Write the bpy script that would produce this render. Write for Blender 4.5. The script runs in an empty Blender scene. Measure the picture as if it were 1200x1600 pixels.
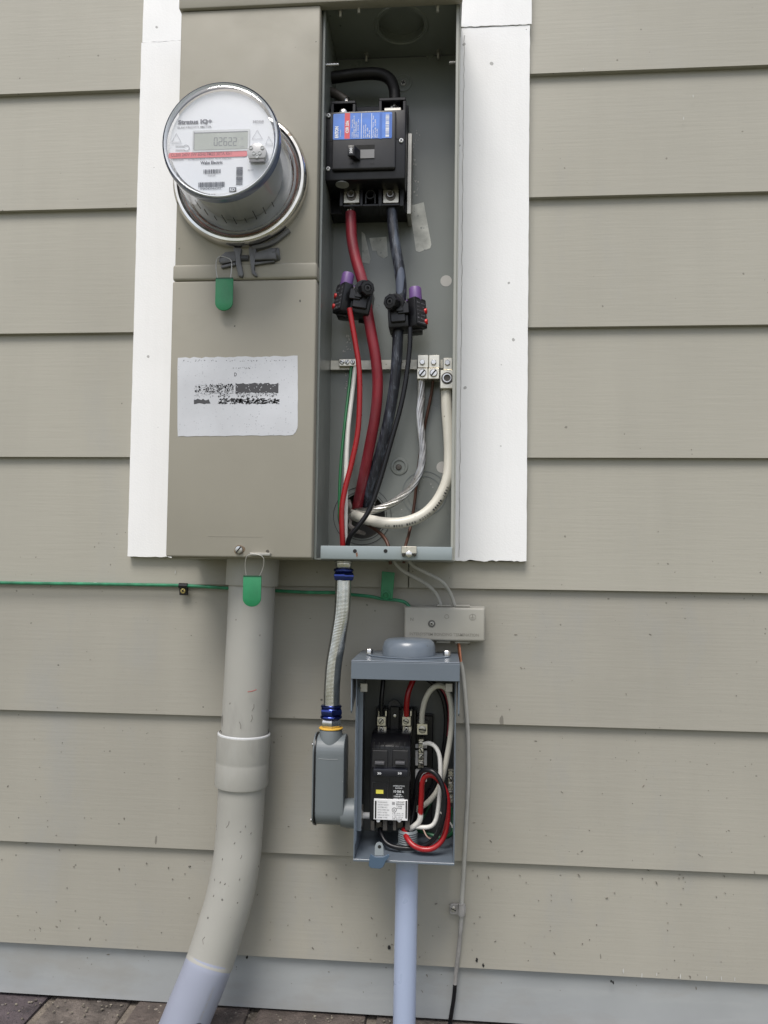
import bpy, bmesh, math, random
from mathutils import Vector, Matrix
R = math.radians
rnd = random.Random(7)
scene = bpy.context.scene
COL = scene.collection

# ------------------------------------------------------------------ camera
# wall frame: X right, Y into the wall, Z up; metres; ground at Z = 0
F = 1155.0                      # focal length in px of the 1200x1600 picture
PPX, PPY = 600.0, 855.0         # principal point
CAM = Vector((0.0, -1.02, 1.35))
def _axes():
    y = Vector(((690-PPX)/F, (900-PPY)/F, 1)).normalized()
    x = -Vector(((-14200-PPX)/F, (691-PPY)/F, 1))
    x = (x - x.dot(y)*y).normalized()
    return x, y, -(y.cross(x))
AX, AY, AZ = _axes()
cam = bpy.data.cameras.new('camera'); cam.sensor_fit = 'VERTICAL'
cam.sensor_height = 36; cam.sensor_width = 27; cam.lens = F/1600*36
cam.shift_y = (PPY-800)/1600
cam.clip_start = 0.02; cam.clip_end = 500
camo = bpy.data.objects.new('camera', cam); COL.objects.link(camo)
m = Matrix.Identity(4)
for i, a in enumerate((AX, AY, AZ)):
    m[i][0] = a[0]; m[i][1] = -a[1]; m[i][2] = -a[2]
m.translation = CAM
camo.matrix_world = m
scene.camera = camo

# ------------------------------------------------------------------ world and sun
SUN_EL, SUN_AZ = 60, 14      # azimuth measured from straight behind the camera towards the left
w = bpy.data.worlds.new('World'); scene.world = w; w.use_nodes = True
nt = w.node_tree; nt.nodes.clear()
sky = nt.nodes.new('ShaderNodeTexSky'); sky.sky_type = 'NISHITA'; sky.sun_disc = False
sky.sun_elevation = R(SUN_EL); sky.sun_rotation = R(180+SUN_AZ)
sky.air_density = 1.0; sky.dust_density = 3.0; sky.ozone_density = 1.0
bg = nt.nodes.new('ShaderNodeBackground'); bg.inputs['Strength'].default_value = 0.125
out = nt.nodes.new('ShaderNodeOutputWorld')
# broken bright cloud over the whole sky
tc = nt.nodes.new('ShaderNodeTexCoord')
cl = nt.nodes.new('ShaderNodeTexNoise'); cl.inputs['Scale'].default_value = 2.6; cl.inputs['Detail'].default_value = 7
nt.links.new(tc.outputs['Generated'], cl.inputs['Vector'])
cr = nt.nodes.new('ShaderNodeMapRange'); cr.inputs[1].default_value = .40; cr.inputs[2].default_value = .62
nt.links.new(cl.outputs['Fac'], cr.inputs[0])
mx = nt.nodes.new('ShaderNodeMixRGB'); mx.inputs['Color2'].default_value = (7.4, 7.5, 7.7, 1)
fm = nt.nodes.new('ShaderNodeMath'); fm.operation = 'MULTIPLY'; fm.inputs[1].default_value = .85
nt.links.new(cr.outputs[0], fm.inputs[0]); nt.links.new(fm.outputs[0], mx.inputs['Fac'])
nt.links.new(sky.outputs[0], mx.inputs['Color1'])
nt.links.new(mx.outputs[0], bg.inputs['Color']); nt.links.new(bg.outputs[0], out.inputs['Surface'])

sl = bpy.data.lights.new('sun', 'SUN'); sl.energy = 2.0; sl.angle = R(26); sl.color = (1, .965, .91)
so = bpy.data.objects.new('sun', sl); COL.objects.link(so)
sd = Vector((-math.sin(R(SUN_AZ))*math.cos(R(SUN_EL)), -math.cos(R(SUN_AZ))*math.cos(R(SUN_EL)), math.sin(R(SUN_EL))))
so.rotation_euler = sd.to_track_quat('Z', 'Y').to_euler(); so.location = (0, -4, 6)

vs = scene.view_settings; vs.view_transform = 'Standard'; vs.look = 'None'
vs.exposure = 0.44; vs.gamma = 1; vs.use_curve_mapping = False

# ------------------------------------------------------------------ helpers
def ray(px, py):
    a, b = (px-PPX)/F, (py-PPY)/F
    return Vector((a*AX[0]+b*AX[1]+AX[2], a*AY[0]+b*AY[1]+AY[2], a*AZ[0]+b*AZ[1]+AZ[2]))
def P(px, py, y):                     # the point at wall distance y seen at this place of the photograph
    r = ray(px, py); return CAM + r*((y-CAM.y)/r.y)
def PZ(px, py, z):
    r = ray(px, py); return CAM + r*((z-CAM.z)/r.z)
def S(y): return (1.02+y)/F           # metres per photo pixel at distance y

def mesh_of(bm, name, smooth=True, angle=35):
    me = bpy.data.meshes.new(name)
    bmesh.ops.recalc_face_normals(bm, faces=bm.faces)
    if smooth:
        for f in bm.faces: f.smooth = True
    bm.to_mesh(me); bm.free()
    if smooth: me.set_sharp_from_angle(angle=R(angle))
    return me
def thing(name, label, cat, loc, group=None):
    o = bpy.data.objects.new(name, None); COL.objects.link(o)
    o.location = loc; o.empty_display_size = .02
    o['label'] = label; o['category'] = cat
    if group: o['group'] = group
    return o
def wloc(o):
    v = Vector((0, 0, 0))
    while o: v = v + Vector(o.location); o = o.parent
    return v
def obj(name, bm, mat, parent=None, label=None, local=False, angle=35, at=None):
    """link a bmesh (world coordinates unless local) as one mesh object"""
    me = bm if isinstance(bm, bpy.types.Mesh) else None
    if me is None:
        if not local and parent is not None:
            bmesh.ops.translate(bm, verts=bm.verts, vec=-wloc(parent))
        me = mesh_of(bm, name, angle=angle)
    if mat is not None and not me.materials: me.materials.append(mat)
    o = bpy.data.objects.new(name, me); COL.objects.link(o)
    if parent is not None: o.parent = parent
    if at is not None: o.location = Vector(at) - (wloc(parent) if parent is not None else Vector((0,0,0)))
    if label: o['label'] = label
    return o
def solo(name, bm, mat, label, cat, base, group=None, angle=35):   # a thing that is one mesh, origin at base
    base = Vector(base)
    bmesh.ops.translate(bm, verts=bm.verts, vec=-base)
    o = obj(name, mesh_of(bm, name, angle=angle), mat)
    o.location = base; o['label'] = label; o['category'] = cat
    if group: o['group'] = group
    return o
def B(): return bmesh.new()
def join(bm, other):
    me = bpy.data.meshes.new('t'); other.to_mesh(me); other.free(); bm.from_mesh(me); bpy.data.meshes.remove(me)
def bev(t, r, seg=2):
    if r > 0: bmesh.ops.bevel(t, geom=list(t.edges), offset=r, segments=seg, profile=.5, affect='EDGES', clamp_overlap=True)
def box(bm, x0, x1, y0, y1, z0, z1, r=0, seg=2, rot=None, piv=None):
    t = B(); bmesh.ops.create_cube(t, size=1)
    for v in t.verts: v.co = Vector(((x0+x1)/2+v.co.x*(x1-x0), (y0+y1)/2+v.co.y*(y1-y0), (z0+z1)/2+v.co.z*(z1-z0)))
    bev(t, r, seg)
    if rot is not None:
        c = piv if piv is not None else Vector(((x0+x1)/2, (y0+y1)/2, (z0+z1)/2))
        bmesh.ops.rotate(t, verts=t.verts, cent=c, matrix=rot)
    join(bm, t); return bm
def rect(px0, py0, px1, py1, y):
    pm, qm = (px0+px1)/2, (py0+py1)/2
    return P(px0, qm, y).x, P(px1, qm, y).x, P(pm, py1, y).z, P(pm, py0, y).z
def pbox(bm, px0, py0, px1, py1, yf, yb, r=0, seg=2, rot=None):
    a, b, c, d = rect(px0, py0, px1, py1, yf)
    return box(bm, a, b, yf, yb, c, d, r, seg, rot)
def basis(axis):
    a = Vector(axis).normalized(); u = Vector((0, 0, 1)) if abs(a.z) < .9 else Vector((1, 0, 0))
    s = a.cross(u).normalized(); return a, s, s.cross(a)
def lathe(bm, c, axis, prof, n=24, cap=True, phase=0):
    """prof: (radius, distance along axis)"""
    a, s, t = basis(axis); c = Vector(c); rings = []
    for r, h in prof:
        rings.append([bm.verts.new(c+a*h+(s*math.cos(2*math.pi*k/n+phase)+t*math.sin(2*math.pi*k/n+phase))*max(r, 1e-5)) for k in range(n)])
    for i in range(len(rings)-1):
        for k in range(n):
            bm.faces.new((rings[i][k], rings[i][(k+1) % n], rings[i+1][(k+1) % n], rings[i+1][k]))
    if cap: bm.faces.new(rings[0][::-1]); bm.faces.new(rings[-1])
    return bm
def cyl(bm, c, axis, r, h, n=20, b=0):
    pr = [(r, 0), (r, h)] if b == 0 else [(r-b, 0), (r, b), (r, h-b), (r-b, h)]
    return lathe(bm, c, axis, pr, n)
def prism(bm, pts, y0, y1, r=0, seg=1, axis='Y'):
    """closed outline extruded along an axis; pts are (x,z) for Y, (y,z) for X, (x,y) for Z"""
    t = B()
    def mk(p, h):
        return Vector((p[0], h, p[1])) if axis == 'Y' else (Vector((h, p[0], p[1])) if axis == 'X' else Vector((p[0], p[1], h)))
    a = [t.verts.new(mk(p, y0)) for p in pts]; b = [t.verts.new(mk(p, y1)) for p in pts]
    t.faces.new(a); t.faces.new(b[::-1]); n = len(pts)
    for k in range(n): t.faces.new((a[k], b[k], b[(k+1) % n], a[(k+1) % n]))
    bmesh.ops.recalc_face_normals(t, faces=t.faces)
    bev(t, r, seg); join(bm, t); return bm
def ppoly(pix, y): return [(P(a, b, y).x, P(a, b, y).z) for a, b in pix]
def rrect(x0, x1, z0, z1, r, n=6):
    o = []
    for cx, cz, a0 in ((x1-r, z1-r, 0), (x0+r, z1-r, 90), (x0+r, z0+r, 180), (x1-r, z0+r, 270)):
        for k in range(n+1):
            a = R(a0+90*k/n); o.append((cx+r*math.cos(a), cz+r*math.sin(a)))
    return o
def spline(pts, sub=8):
    pts = [Vector(p) for p in pts]
    q = [pts[0]*2-pts[1]]+pts+[pts[-1]*2-pts[-2]]; o = []
    for i in range(1, len(q)-2):
        a, b, c, d = q[i-1:i+3]
        for k in range(sub):
            t = k/sub
            o.append(.5*((2*b)+(-a+c)*t+(2*a-5*b+4*c-d)*t*t+(-a+3*b-3*c+d)*t**3))
    o.append(pts[-1]); return o
def frames(path):
    T = [(path[min(i+1, len(path)-1)]-path[max(i-1, 0)]).normalized() for i in range(len(path))]
    a, s, t = basis(T[0]); fr = []
    for i, tt in enumerate(T):
        s = (s-tt*s.dot(tt)).normalized(); fr.append((tt, s, tt.cross(s)))
    return fr
def tube(bm, path, r, n=12, sub=8, raw=False, cap=True):
    pth = path if raw else spline(path, sub)
    fr = frames(pth); rings = []
    for i, p in enumerate(pth):
        rr = r if not callable(r) else r(i/(len(pth)-1))
        tt, s, u = fr[i]
        rings.append([bm.verts.new(p+(s*math.cos(2*math.pi*k/n)+u*math.sin(2*math.pi*k/n))*rr) for k in range(n)])
    for i in range(len(rings)-1):
        for k in range(n): bm.faces.new((rings[i][k], rings[i][(k+1) % n], rings[i+1][(k+1) % n], rings[i+1][k]))
    if cap: bm.faces.new(rings[0][::-1]); bm.faces.new(rings[-1])
    return bm
def strands(bm, path, r, count=7, pitch=.045, n=6, sub=14):
    pth = spline(path, sub); fr = frames(pth); L = 0; sr = r*(.40 if count < 9 else .34)
    paths = [[] for _ in range(count)]
    for i, p in enumerate(pth):
        if i: L += (pth[i]-pth[i-1]).length
        for k in range(count):
            a = 2*math.pi*(k/count+L/pitch); paths[k].append(p+(fr[i][1]*math.cos(a)+fr[i][2]*math.sin(a))*(r-sr*.9))
    for q in paths: tube(bm, q, sr, n, raw=True)
    return bm
def pp(pix): return [P(*q) for q in pix]
def plate_hole(bm, c, u, v, nrm, hu, hv, holes_r, th, n=40):
    """rectangular plate (half sizes hu,hv) with one round hole at its centre-offset; c centre of hole, hu=(neg,pos) hv=(neg,pos)"""
    c = Vector(c); u = Vector(u); v = Vector(v); nn = Vector(nrm)
    def rp(a):
        x, y = math.cos(a), math.sin(a)
        tx = (hu[1] if x > 0 else hu[0])/abs(x) if abs(x) > 1e-6 else 1e9
        ty = (hv[1] if y > 0 else hv[0])/abs(y) if abs(y) > 1e-6 else 1e9
        t = min(tx, ty); return (x*t, y*t)
    angs = sorted(set([2*math.pi*k/n for k in range(n)]+[math.atan2(b, a) % (2*math.pi) for a in (-hu[0], hu[1]) for b in (-hv[0], hv[1])]))
    A, Bb, Cc, D = [], [], [], []
    for a in angs:
        x, y = rp(a); ix, iy = math.cos(a)*holes_r, math.sin(a)*holes_r
        for L, (s, t), d in ((A, (x, y), 0), (Bb, (ix, iy), 0), (Cc, (ix, iy), th), (D, (x, y), th)):
            L.append(bm.verts.new(c+u*s+v*t+nn*d))
    N = len(angs)
    for k in range(N):
        j = (k+1) % N
        for L, M in ((A, Bb), (Bb, Cc), (Cc, D), (D, A)): bm.faces.new((L[k], M[k], M[j], L[j]))
    return bm

# ------------------------------------------------------------------ materials
def srgb(r, g, b):
    f = lambda c: ((c/255)/12.92 if c/255 <= .04045 else ((c/255+.055)/1.055)**2.4)
    return (f(r), f(g), f(b))
MATS = {}
def mat(name, col, rough=.5, metal=0.0, var=.05, vscale=9, specks=(), bump=None, coat=0, scuff=(), grain=None, spec=.5):
    if name in MATS: return MATS[name]
    M = bpy.data.materials.new(name); M.use_nodes = True; MATS[name] = M
    t = M.node_tree; N = t.nodes; L = t.links; b = N['Principled BSDF']
    b.inputs['Roughness'].default_value = rough; b.inputs['Metallic'].default_value = metal
    b.inputs['Specular IOR Level'].default_value = spec
    b.inputs['Coat Weight'].default_value = coat; b.inputs['Coat Roughness'].default_value = .15
    co = N.new('ShaderNodeTexCoord').outputs['Object']
    def noise(scale, detail=4, rough_=.55, vec=None):
        x = N.new('ShaderNodeTexNoise'); x.inputs['Scale'].default_value = scale
        x.inputs['Detail'].default_value = detail; x.inputs['Roughness'].default_value = rough_
        L.new(vec or co, x.inputs['Vector']); return x.outputs['Fac']
    def mrange(s, a, c, d=0., e=1.):
        x = N.new('ShaderNodeMapRange'); L.new(s, x.inputs[0])
        for i, q in enumerate((a, c, d, e)): x.inputs[i+1].default_value = q
        return x.outputs[0]
    def mul(a, c):
        x = N.new('ShaderNodeMath'); x.operation = 'MULTIPLY'
        for i, q in enumerate((a, c)):
            if isinstance(q, (int, float)): x.inputs[i].default_value = q
            else: L.new(q, x.inputs[i])
        return x.outputs[0]
    def mixc(fac, a, c):
        x = N.new('ShaderNodeMixRGB'); L.new(fac, x.inputs[0])
        for i, q in ((1, a), (2, c)):
            if isinstance(q, tuple): x.inputs[i].default_value = (*q[:3], 1)
            else: L.new(q, x.inputs[i])
        return x.outputs[0]
    lo = tuple(c*(1-var*1.6) for c in col); hi = tuple(min(1, c*(1+var*1.2)) for c in col)
    cur = mixc(mrange(noise(vscale, 5), .3, .7), lo, hi)
    if grain:                                   # (vector scale xyz, strength): stretched fibres / brush marks
        mp = N.new('ShaderNodeMapping'); mp.inputs['Scale'].default_value = grain[0]; L.new(co, mp.inputs['Vector'])
        g = noise(1, 5, .6, mp.outputs[0])
        cur = mixc(mul(mrange(g, .45, .75), grain[1]), cur, tuple(c*.55 for c in col))
    for sv, lo_, hi_, c2, am in scuff:          # worn patches: stretched noise above a threshold
        mp = N.new('ShaderNodeMapping'); mp.inputs['Scale'].default_value = sv; L.new(co, mp.inputs['Vector'])
        cur = mixc(mul(mrange(noise(1, 6, .65, mp.outputs[0]), lo_, hi_), am), cur, c2)
    for sp in specks:                           # (scale, radius, share, colour, stretch)
        sc, rad, share, c2 = sp[:4]; st = sp[4] if len(sp) > 4 else (1, 1, 1)
        mp = N.new('ShaderNodeMapping'); mp.inputs['Scale'].default_value = st
        mp.inputs['Rotation'].default_value = (0, sp[5] if len(sp) > 5 else 0, 0); L.new(co, mp.inputs['Vector'])
        nn = N.new('ShaderNodeTexNoise'); nn.inputs['Scale'].default_value = sc*2.2; nn.inputs['Detail'].default_value = 3
        L.new(mp.outputs[0], nn.inputs['Vector'])
        ad = N.new('ShaderNodeVectorMath'); ad.operation = 'MULTIPLY_ADD'
        L.new(nn.outputs['Color'], ad.inputs[0]); ad.inputs[1].default_value = (.22/sc,)*3; L.new(mp.outputs[0], ad.inputs[2])
        v = N.new('ShaderNodeTexVoronoi'); v.inputs['Scale'].default_value = sc; L.new(ad.outputs[0], v.inputs['Vector'])
        sp_ = N.new('ShaderNodeSeparateColor'); L.new(v.outputs['Color'], sp_.inputs[0])
        pw = N.new('ShaderNodeMath'); pw.operation = 'POWER'; L.new(sp_.outputs[0], pw.inputs[0]); pw.inputs[1].default_value = 2.5
        pa = N.new('ShaderNodeMath'); pa.operation = 'MULTIPLY_ADD'; L.new(pw.outputs[0], pa.inputs[0]); pa.inputs[1].default_value = .75; pa.inputs[2].default_value = .25
        th = mul(pa.outputs[0], rad)
        ls = N.new('ShaderNodeMath'); ls.operation = 'LESS_THAN'; L.new(v.outputs['Distance'], ls.inputs[0]); L.new(th, ls.inputs[1])
        sh = N.new('ShaderNodeMath'); sh.operation = 'LESS_THAN'; L.new(sp_.outputs[1], sh.inputs[0]); sh.inputs[1].default_value = share
        cur = mixc(mul(mul(ls.outputs[0], sh.outputs[0]), .8), cur, c2)
    L.new(cur, b.inputs['Base Color'])
    rr = mrange(noise(vscale*3, 4), .3, .7, max(.02, rough*.85), min(1, rough*1.15)); L.new(rr, b.inputs['Roughness'])
    if bump:
        bp = N.new('ShaderNodeBump'); bp.inputs['Strength'].default_value = bump[1]; bp.inputs['Distance'].default_value = bump[2] if len(bump) > 2 else .001
        if len(bump) > 3:
            mp = N.new('ShaderNodeMapping'); mp.inputs['Scale'].default_value = bump[3]; L.new(co, mp.inputs['Vector'])
            L.new(noise(bump[0], 4, .6, mp.outputs[0]), bp.inputs['Height'])
        else: L.new(noise(bump[0], 4), bp.inputs['Height'])
        L.new(bp.outputs[0], b.inputs['Normal'])
    return M
dirt = (.035, .03, .025); lightc = (.5, .49, .45)
TAN = (.348, .333, .286)
M_SIDE = mat('painted_siding', TAN, .55, var=.045, vscale=2.2, scuff=(((9, 9, 3), .56, .75, (.30, .30, .29), .35),),
    specks=((33, .05, .4, dirt), (60, .10, .16, (.15, .14, .12)), (26, .10, .10, lightc, (1, 1, .3), .3), (30, .10, .2, (.17, .16, .14), (1, 1, .4), .7)),
    bump=(1, .35, .0006, (14, 14, 260)), spec=.35, grain=((14, 14, 1.6), .10))
M_SIDEL = mat('splashed_siding', (.318, .303, .262), .55, var=.06, vscale=2.6, scuff=(((8, 8, 4), .52, .72, (.27, .275, .275), .45), ((260, 260, 200), .62, .72, (.22, .21, .19), .35)),
    specks=((38, .065, .5, (.05, .045, .04)), (80, .12, .30, (.15, .14, .12)), (38, .16, .3, (.13, .12, .10), (1, 1, .3), .8), (44, .13, .3, (.15, .14, .12), (1, 1, .3), -.5), (30, .12, .12, lightc, (1, 1, .3), .3)),
    bump=(1, .35, .0006, (14, 14, 260)), spec=.35, grain=((14, 14, 1.6), .10))
M_SKIRT = mat('painted_skirt_board', (.315, .33, .335), .45, var=.07, vscale=5,
    specks=((30, .10, .4, dirt), (16, .13, .4, (.45, .46, .46), (1, 1, .6), .2)), scuff=(((7, 7, 40), .48, .7, (.36, .37, .37), .6), ((5, 5, 12), .5, .65, (.27, .265, .245), .6)), bump=(60, .15, .0005), spec=.45)
M_TRIM = mat('white_trim_paint', (.80, .80, .805), .6, var=.02, vscale=6,
    specks=((30, .10, .35, (.3, .3, .29)), (12, .05, .4, (.25, .24, .22))), bump=(420, .35, .0006), grain=((120, 120, 9), .05))
M_BOX = mat('tan_enclosure_paint', (.292, .274, .228), .55, var=.045, vscale=5,
    specks=((24, .08, .4, dirt), (60, .10, .3, (.15, .14, .11)), (14, .10, .3, (.36, .35, .31), (1, 1, .3), .5)), scuff=(((6, 6, 10), .55, .75, (.20, .19, .155), .35),), bump=(90, .12, .0005), coat=0, spec=.35)
M_GREY = mat('grey_enclosure_enamel', (.180, .194, .180), .32, var=.05, vscale=7,
    specks=((34, .12, .4, (.5, .5, .48)), (40, .13, .4, (.06, .06, .055))), bump=(140, .12, .0004), coat=.25)
M_GREYB = mat('grey_blue_enamel', (.118, .142, .172), .33, var=.05, vscale=8,
    specks=((40, .12, .35, (.4, .42, .45)), (46, .12, .4, (.05, .05, .05))), bump=(150, .12, .0004), coat=.3)
M_LB = mat('grey_conduit_plastic', (.138, .157, .168), .42, var=.05, vscale=10, specks=((60, .12, .3, (.3, .3, .3)),), bump=(200, .15, .0003))
M_PVC = mat('tan_painted_pipe', (.345, .338, .312), .45, var=.05, vscale=6, scuff=(((30, 30, 7), .56, .72, (.23, .225, .215), .45), ((14, 14, 4), .55, .7, (.42, .42, .41), .4)),
    specks=((48, .10, .8, (.08, .075, .07)), (90, .13, .4, (.16, .15, .14)), (44, .12, .35, (.13, .12, .11), (1, 1, .3), .4), (14, .12, .3, (.55, .55, .52), (1, 1, .3), .2)), bump=(50, .2, .0006))
M_PVCR = mat('bare_grey_pipe', (.285, .305, .385), .38, var=.05, vscale=7, specks=((40, .14, .5, (.12, .12, .14)),), bump=(80, .15, .0004))
M_PVCB = mat('blue_grey_pipe', (.34, .395, .54), .30, var=.03, vscale=4, specks=((40, .1, .3, (.2, .2, .22)),), coat=.2)
M_BLK = mat('black_plastic', (.007, .007, .009), .34, spec=.4, var=.12, vscale=30, specks=((60, .12, .4, (.05, .05, .05)),), bump=(300, .1, .0002))
M_BLK2 = mat('charcoal_plastic', (.024, .024, .027), .42, spec=.4, var=.2, vscale=25, bump=(300, .12, .0002))
M_BRKT = mat('brown_grey_plastic', (.06, .055, .05), .5, var=.15, vscale=40)
M_ALU = mat('tinned_aluminium', (.66, .63, .55), .34, 1, var=.08, vscale=60, bump=(400, .3, .0002), specks=((200, .14, .4, (.3, .28, .24)),))
M_STEEL = mat('zinc_steel', (.62, .61, .60), .26, 1, var=.12, vscale=80, bump=(300, .3, .0002))
M_DARKST = mat('dark_socket', (.10, .09, .08), .4, .8, var=.1)
M_PLATE = mat('dull_metal_plate', (.42, .41, .38), .42, .7, var=.1, vscale=40, grain=((5, 5, 200), .2))
M_BAR = mat('tarnished_bus_bar', (.50, .48, .42), .45, .85, var=.18, vscale=45, specks=((90, .16, .5, (.2, .18, .14)),))
M_EMT = mat('galvanised_conduit', (.68, .68, .66), .18, 1, var=.12, vscale=120, grain=((90, 90, 160), .18))
M_BLUE = mat('blue_plated_nut', (.06, .085, .32), .16, 1, var=.15, vscale=50)
M_YEL = mat('yellow_washer', (.62, .36, .05), .5)
M_RED_D = mat('dark_red_insulation', (.22, .014, .024), .42, var=.16, scuff=(((70, 70, 12), .45, .72, (.24, .06, .08), .7), ((220, 220, 50), .60, .70, (.10, .01, .02), .6)), vscale=30, specks=((50, .15, .35, (.3, .14, .15), (1, 1, .3)),), grain=((60, 60, 9), .25))
M_RED = mat('red_insulation', (.31, .010, .013), .30, var=.08, vscale=40)
M_BWIRE = mat('black_insulation', (.007, .007, .009), .30, var=.1, vscale=30, spec=.35)
M_BCAB = mat('scuffed_black_insulation', (.016, .018, .026), .42, var=.2, vscale=25, scuff=(((110, 110, 22), .50, .66, (.10, .12, .16), .8), ((300, 300, 60), .56, .66, (.2, .22, .26), .5)), specks=((38, .33, .75, (.11, .13, .18), (1, 1, .35)), (90, .25, .5, (.2, .22, .26), (1, 1, .5))))
M_BCAB2 = mat('dusty_black_insulation', (.009, .008, .008), .5, spec=.3, var=.2, vscale=30)
M_GWIRE = mat('green_insulation', (.02, .16, .06), .35, var=.08, vscale=30)
M_GWIRE2 = mat('weathered_green_insulation', (.025, .20, .10), .35, var=.25, vscale=60, specks=((150, .2, .4, (.2, .4, .3), (.3, 1, 1)),))
M_WCAB = mat('cream_insulation', (.62, .60, .53), .38, var=.05, vscale=30, specks=((60, .14, .45, (.2, .18, .15)),))
M_WWIRE = mat('white_insulation', (.66, .65, .62), .35, var=.04, vscale=30)
M_BROWN = mat('oxidised_copper', (.085, .036, .022), .45, .2, var=.25, vscale=60)
M_COP = mat('bare_copper', (.62, .26, .16), .35, .9, var=.2, vscale=60)
M_GCAB = mat('painted_grey_cable', (.36, .355, .33), .5, var=.08, vscale=50, specks=((120, .16, .4, dirt),))
M_GCABP = mat('peeling_cable_paint', (.30, .29, .28), .5, var=.2, vscale=60, specks=((110, .5, .9, (.03, .03, .03), (1, 1, .25)),))
M_TAG = mat('green_seal_plastic', (.015, .19, .075), .42, var=.08, vscale=50)
M_PURP = mat('purple_rubber', (.15, .075, .24), .45, var=.07, vscale=30)
M_REDP = mat('red_plastic', (.60, .012, .012), .35)
M_CLAMP = mat('cast_grey_clamp', (.13, .13, .135), .45, .3, var=.15, vscale=60, bump=(250, .3, .0004))
M_RING = mat('stainless_ring', (.70, .68, .64), .16, 1, var=.12, vscale=30, specks=((60, .2, .5, (.25, .2, .15)),))
M_FACE = mat('meter_face_plate', (.80, .81, .83), .45, var=.01)
M_MGREY = mat('meter_grey_body', (.42, .43, .44), .45, var=.08, vscale=20)
M_LCD = mat('lcd_glass', (.42, .44, .38), .25, var=.04, vscale=40)
M_INK = mat('dark_print', (.05, .05, .055), .6)
M_INKG = mat('grey_print', (.30, .30, .31), .6)
M_INKR = mat('pale_red_band', (.72, .16, .16), .5, var=.02)
M_INKR2 = mat('dark_red_print', (.34, .05, .05), .5)
M_LBLUE = mat('blue_label', (.075, .20, .62), .4, var=.1, vscale=90)
M_LBLUE2 = mat('deep_blue_label', (.03, .12, .45), .4)
M_LRED = mat('red_label', (.62, .07, .08), .4)
M_LWHITE = mat('white_print', (.75, .76, .78), .5)
M_PAPER = mat('worn_white_sticker', (.52, .53, .56), .6, var=.09, vscale=10, specks=((330, .30, .6, (.38, .39, .42)), (160, .18, .4, (.42, .43, .46))), bump=(300, .25, .0003))
M_PAPER2 = mat('white_label_paper', (.74, .74, .75), .5, var=.03, vscale=60)
M_RESID = mat('adhesive_residue', (.50, .51, .48), .6, var=.2, vscale=60, specks=((200, .4, .6, (.25, .27, .265)),))
M_DOT = mat('bare_primer_dot', (.46, .45, .43), .5)
M_YBTN = mat('yellow_indicator', (.78, .70, .10), .4)
M_BRICK = mat('brown_brick', (.100, .080, .070), .9, var=.35, vscale=25, specks=((110, .3, .6, (.07, .05, .045)), (80, .25, .45, (.30, .26, .22))), bump=(180, .9, .004))
M_BRICK2 = mat('dark_brick', (.075, .06, .065), .9, var=.35, vscale=25, specks=((110, .3, .6, (.03, .03, .035)), (90, .2, .4, (.2, .18, .17))), bump=(180, .9, .004))
M_MORT = mat('mortar', (.17, .145, .12), .95, var=.2, vscale=50, bump=(250, .8, .003))
M_GND = mat('lawn_and_soil', (.13, .13, .075), .95, var=.4, vscale=3, bump=(30, .8, .02))
M_SHEATH = mat('dark_sheathing', (.10, .095, .085), .8)
M_HOLE = mat('dark_hole', (.01, .01, .01), .8)
M_RUST = mat('rust_stain', (.16, .07, .035), .7, var=.3, vscale=80)
M_CHIP = mat('bare_paint_chip', (.48, .48, .46), .6)

def glass(name, tint, gl=1.0, rough=.03, base=.045):
    M = bpy.data.materials.new(name); M.use_nodes = True; t = M.node_tree; t.nodes.clear()
    tr = t.nodes.new('ShaderNodeBsdfTransparent'); tr.inputs[0].default_value = (*tint, 1)
    g = t.nodes.new('ShaderNodeBsdfGlossy'); g.inputs['Roughness'].default_value = rough
    lw = t.nodes.new('ShaderNodeLayerWeight'); lw.inputs[0].default_value = .5
    pw = t.nodes.new('ShaderNodeMath'); pw.operation = 'POWER'; pw.inputs[1].default_value = 3.5; t.links.new(lw.outputs['Facing'], pw.inputs[0])
    fr = t.nodes.new('ShaderNodeMath'); fr.operation = 'MULTIPLY_ADD'; fr.inputs[1].default_value = .6; fr.inputs[2].default_value = base; t.links.new(pw.outputs[0], fr.inputs[0])
    mm = t.nodes.new('ShaderNodeMath'); mm.operation = 'MULTIPLY'; mm.inputs[1].default_value = gl; mm.use_clamp = True
    t.links.new(fr.outputs[0], mm.inputs[0])
    mix = t.nodes.new('ShaderNodeMixShader'); o = t.nodes.new('ShaderNodeOutputMaterial')
    t.links.new(mm.outputs[0], mix.inputs[0]); t.links.new(tr.outputs[0], mix.inputs[1]); t.links.new(g.outputs[0], mix.inputs[2])
    t.links.new(mix.outputs[0], o.inputs[0]); return M
M_GLASS = glass('clear_meter_cover', (.97, .975, .985), 1.5, base=.08)
M_GLASS2 = glass('clear_meter_side', (.96, .965, .975), 1.5, .05)

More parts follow.
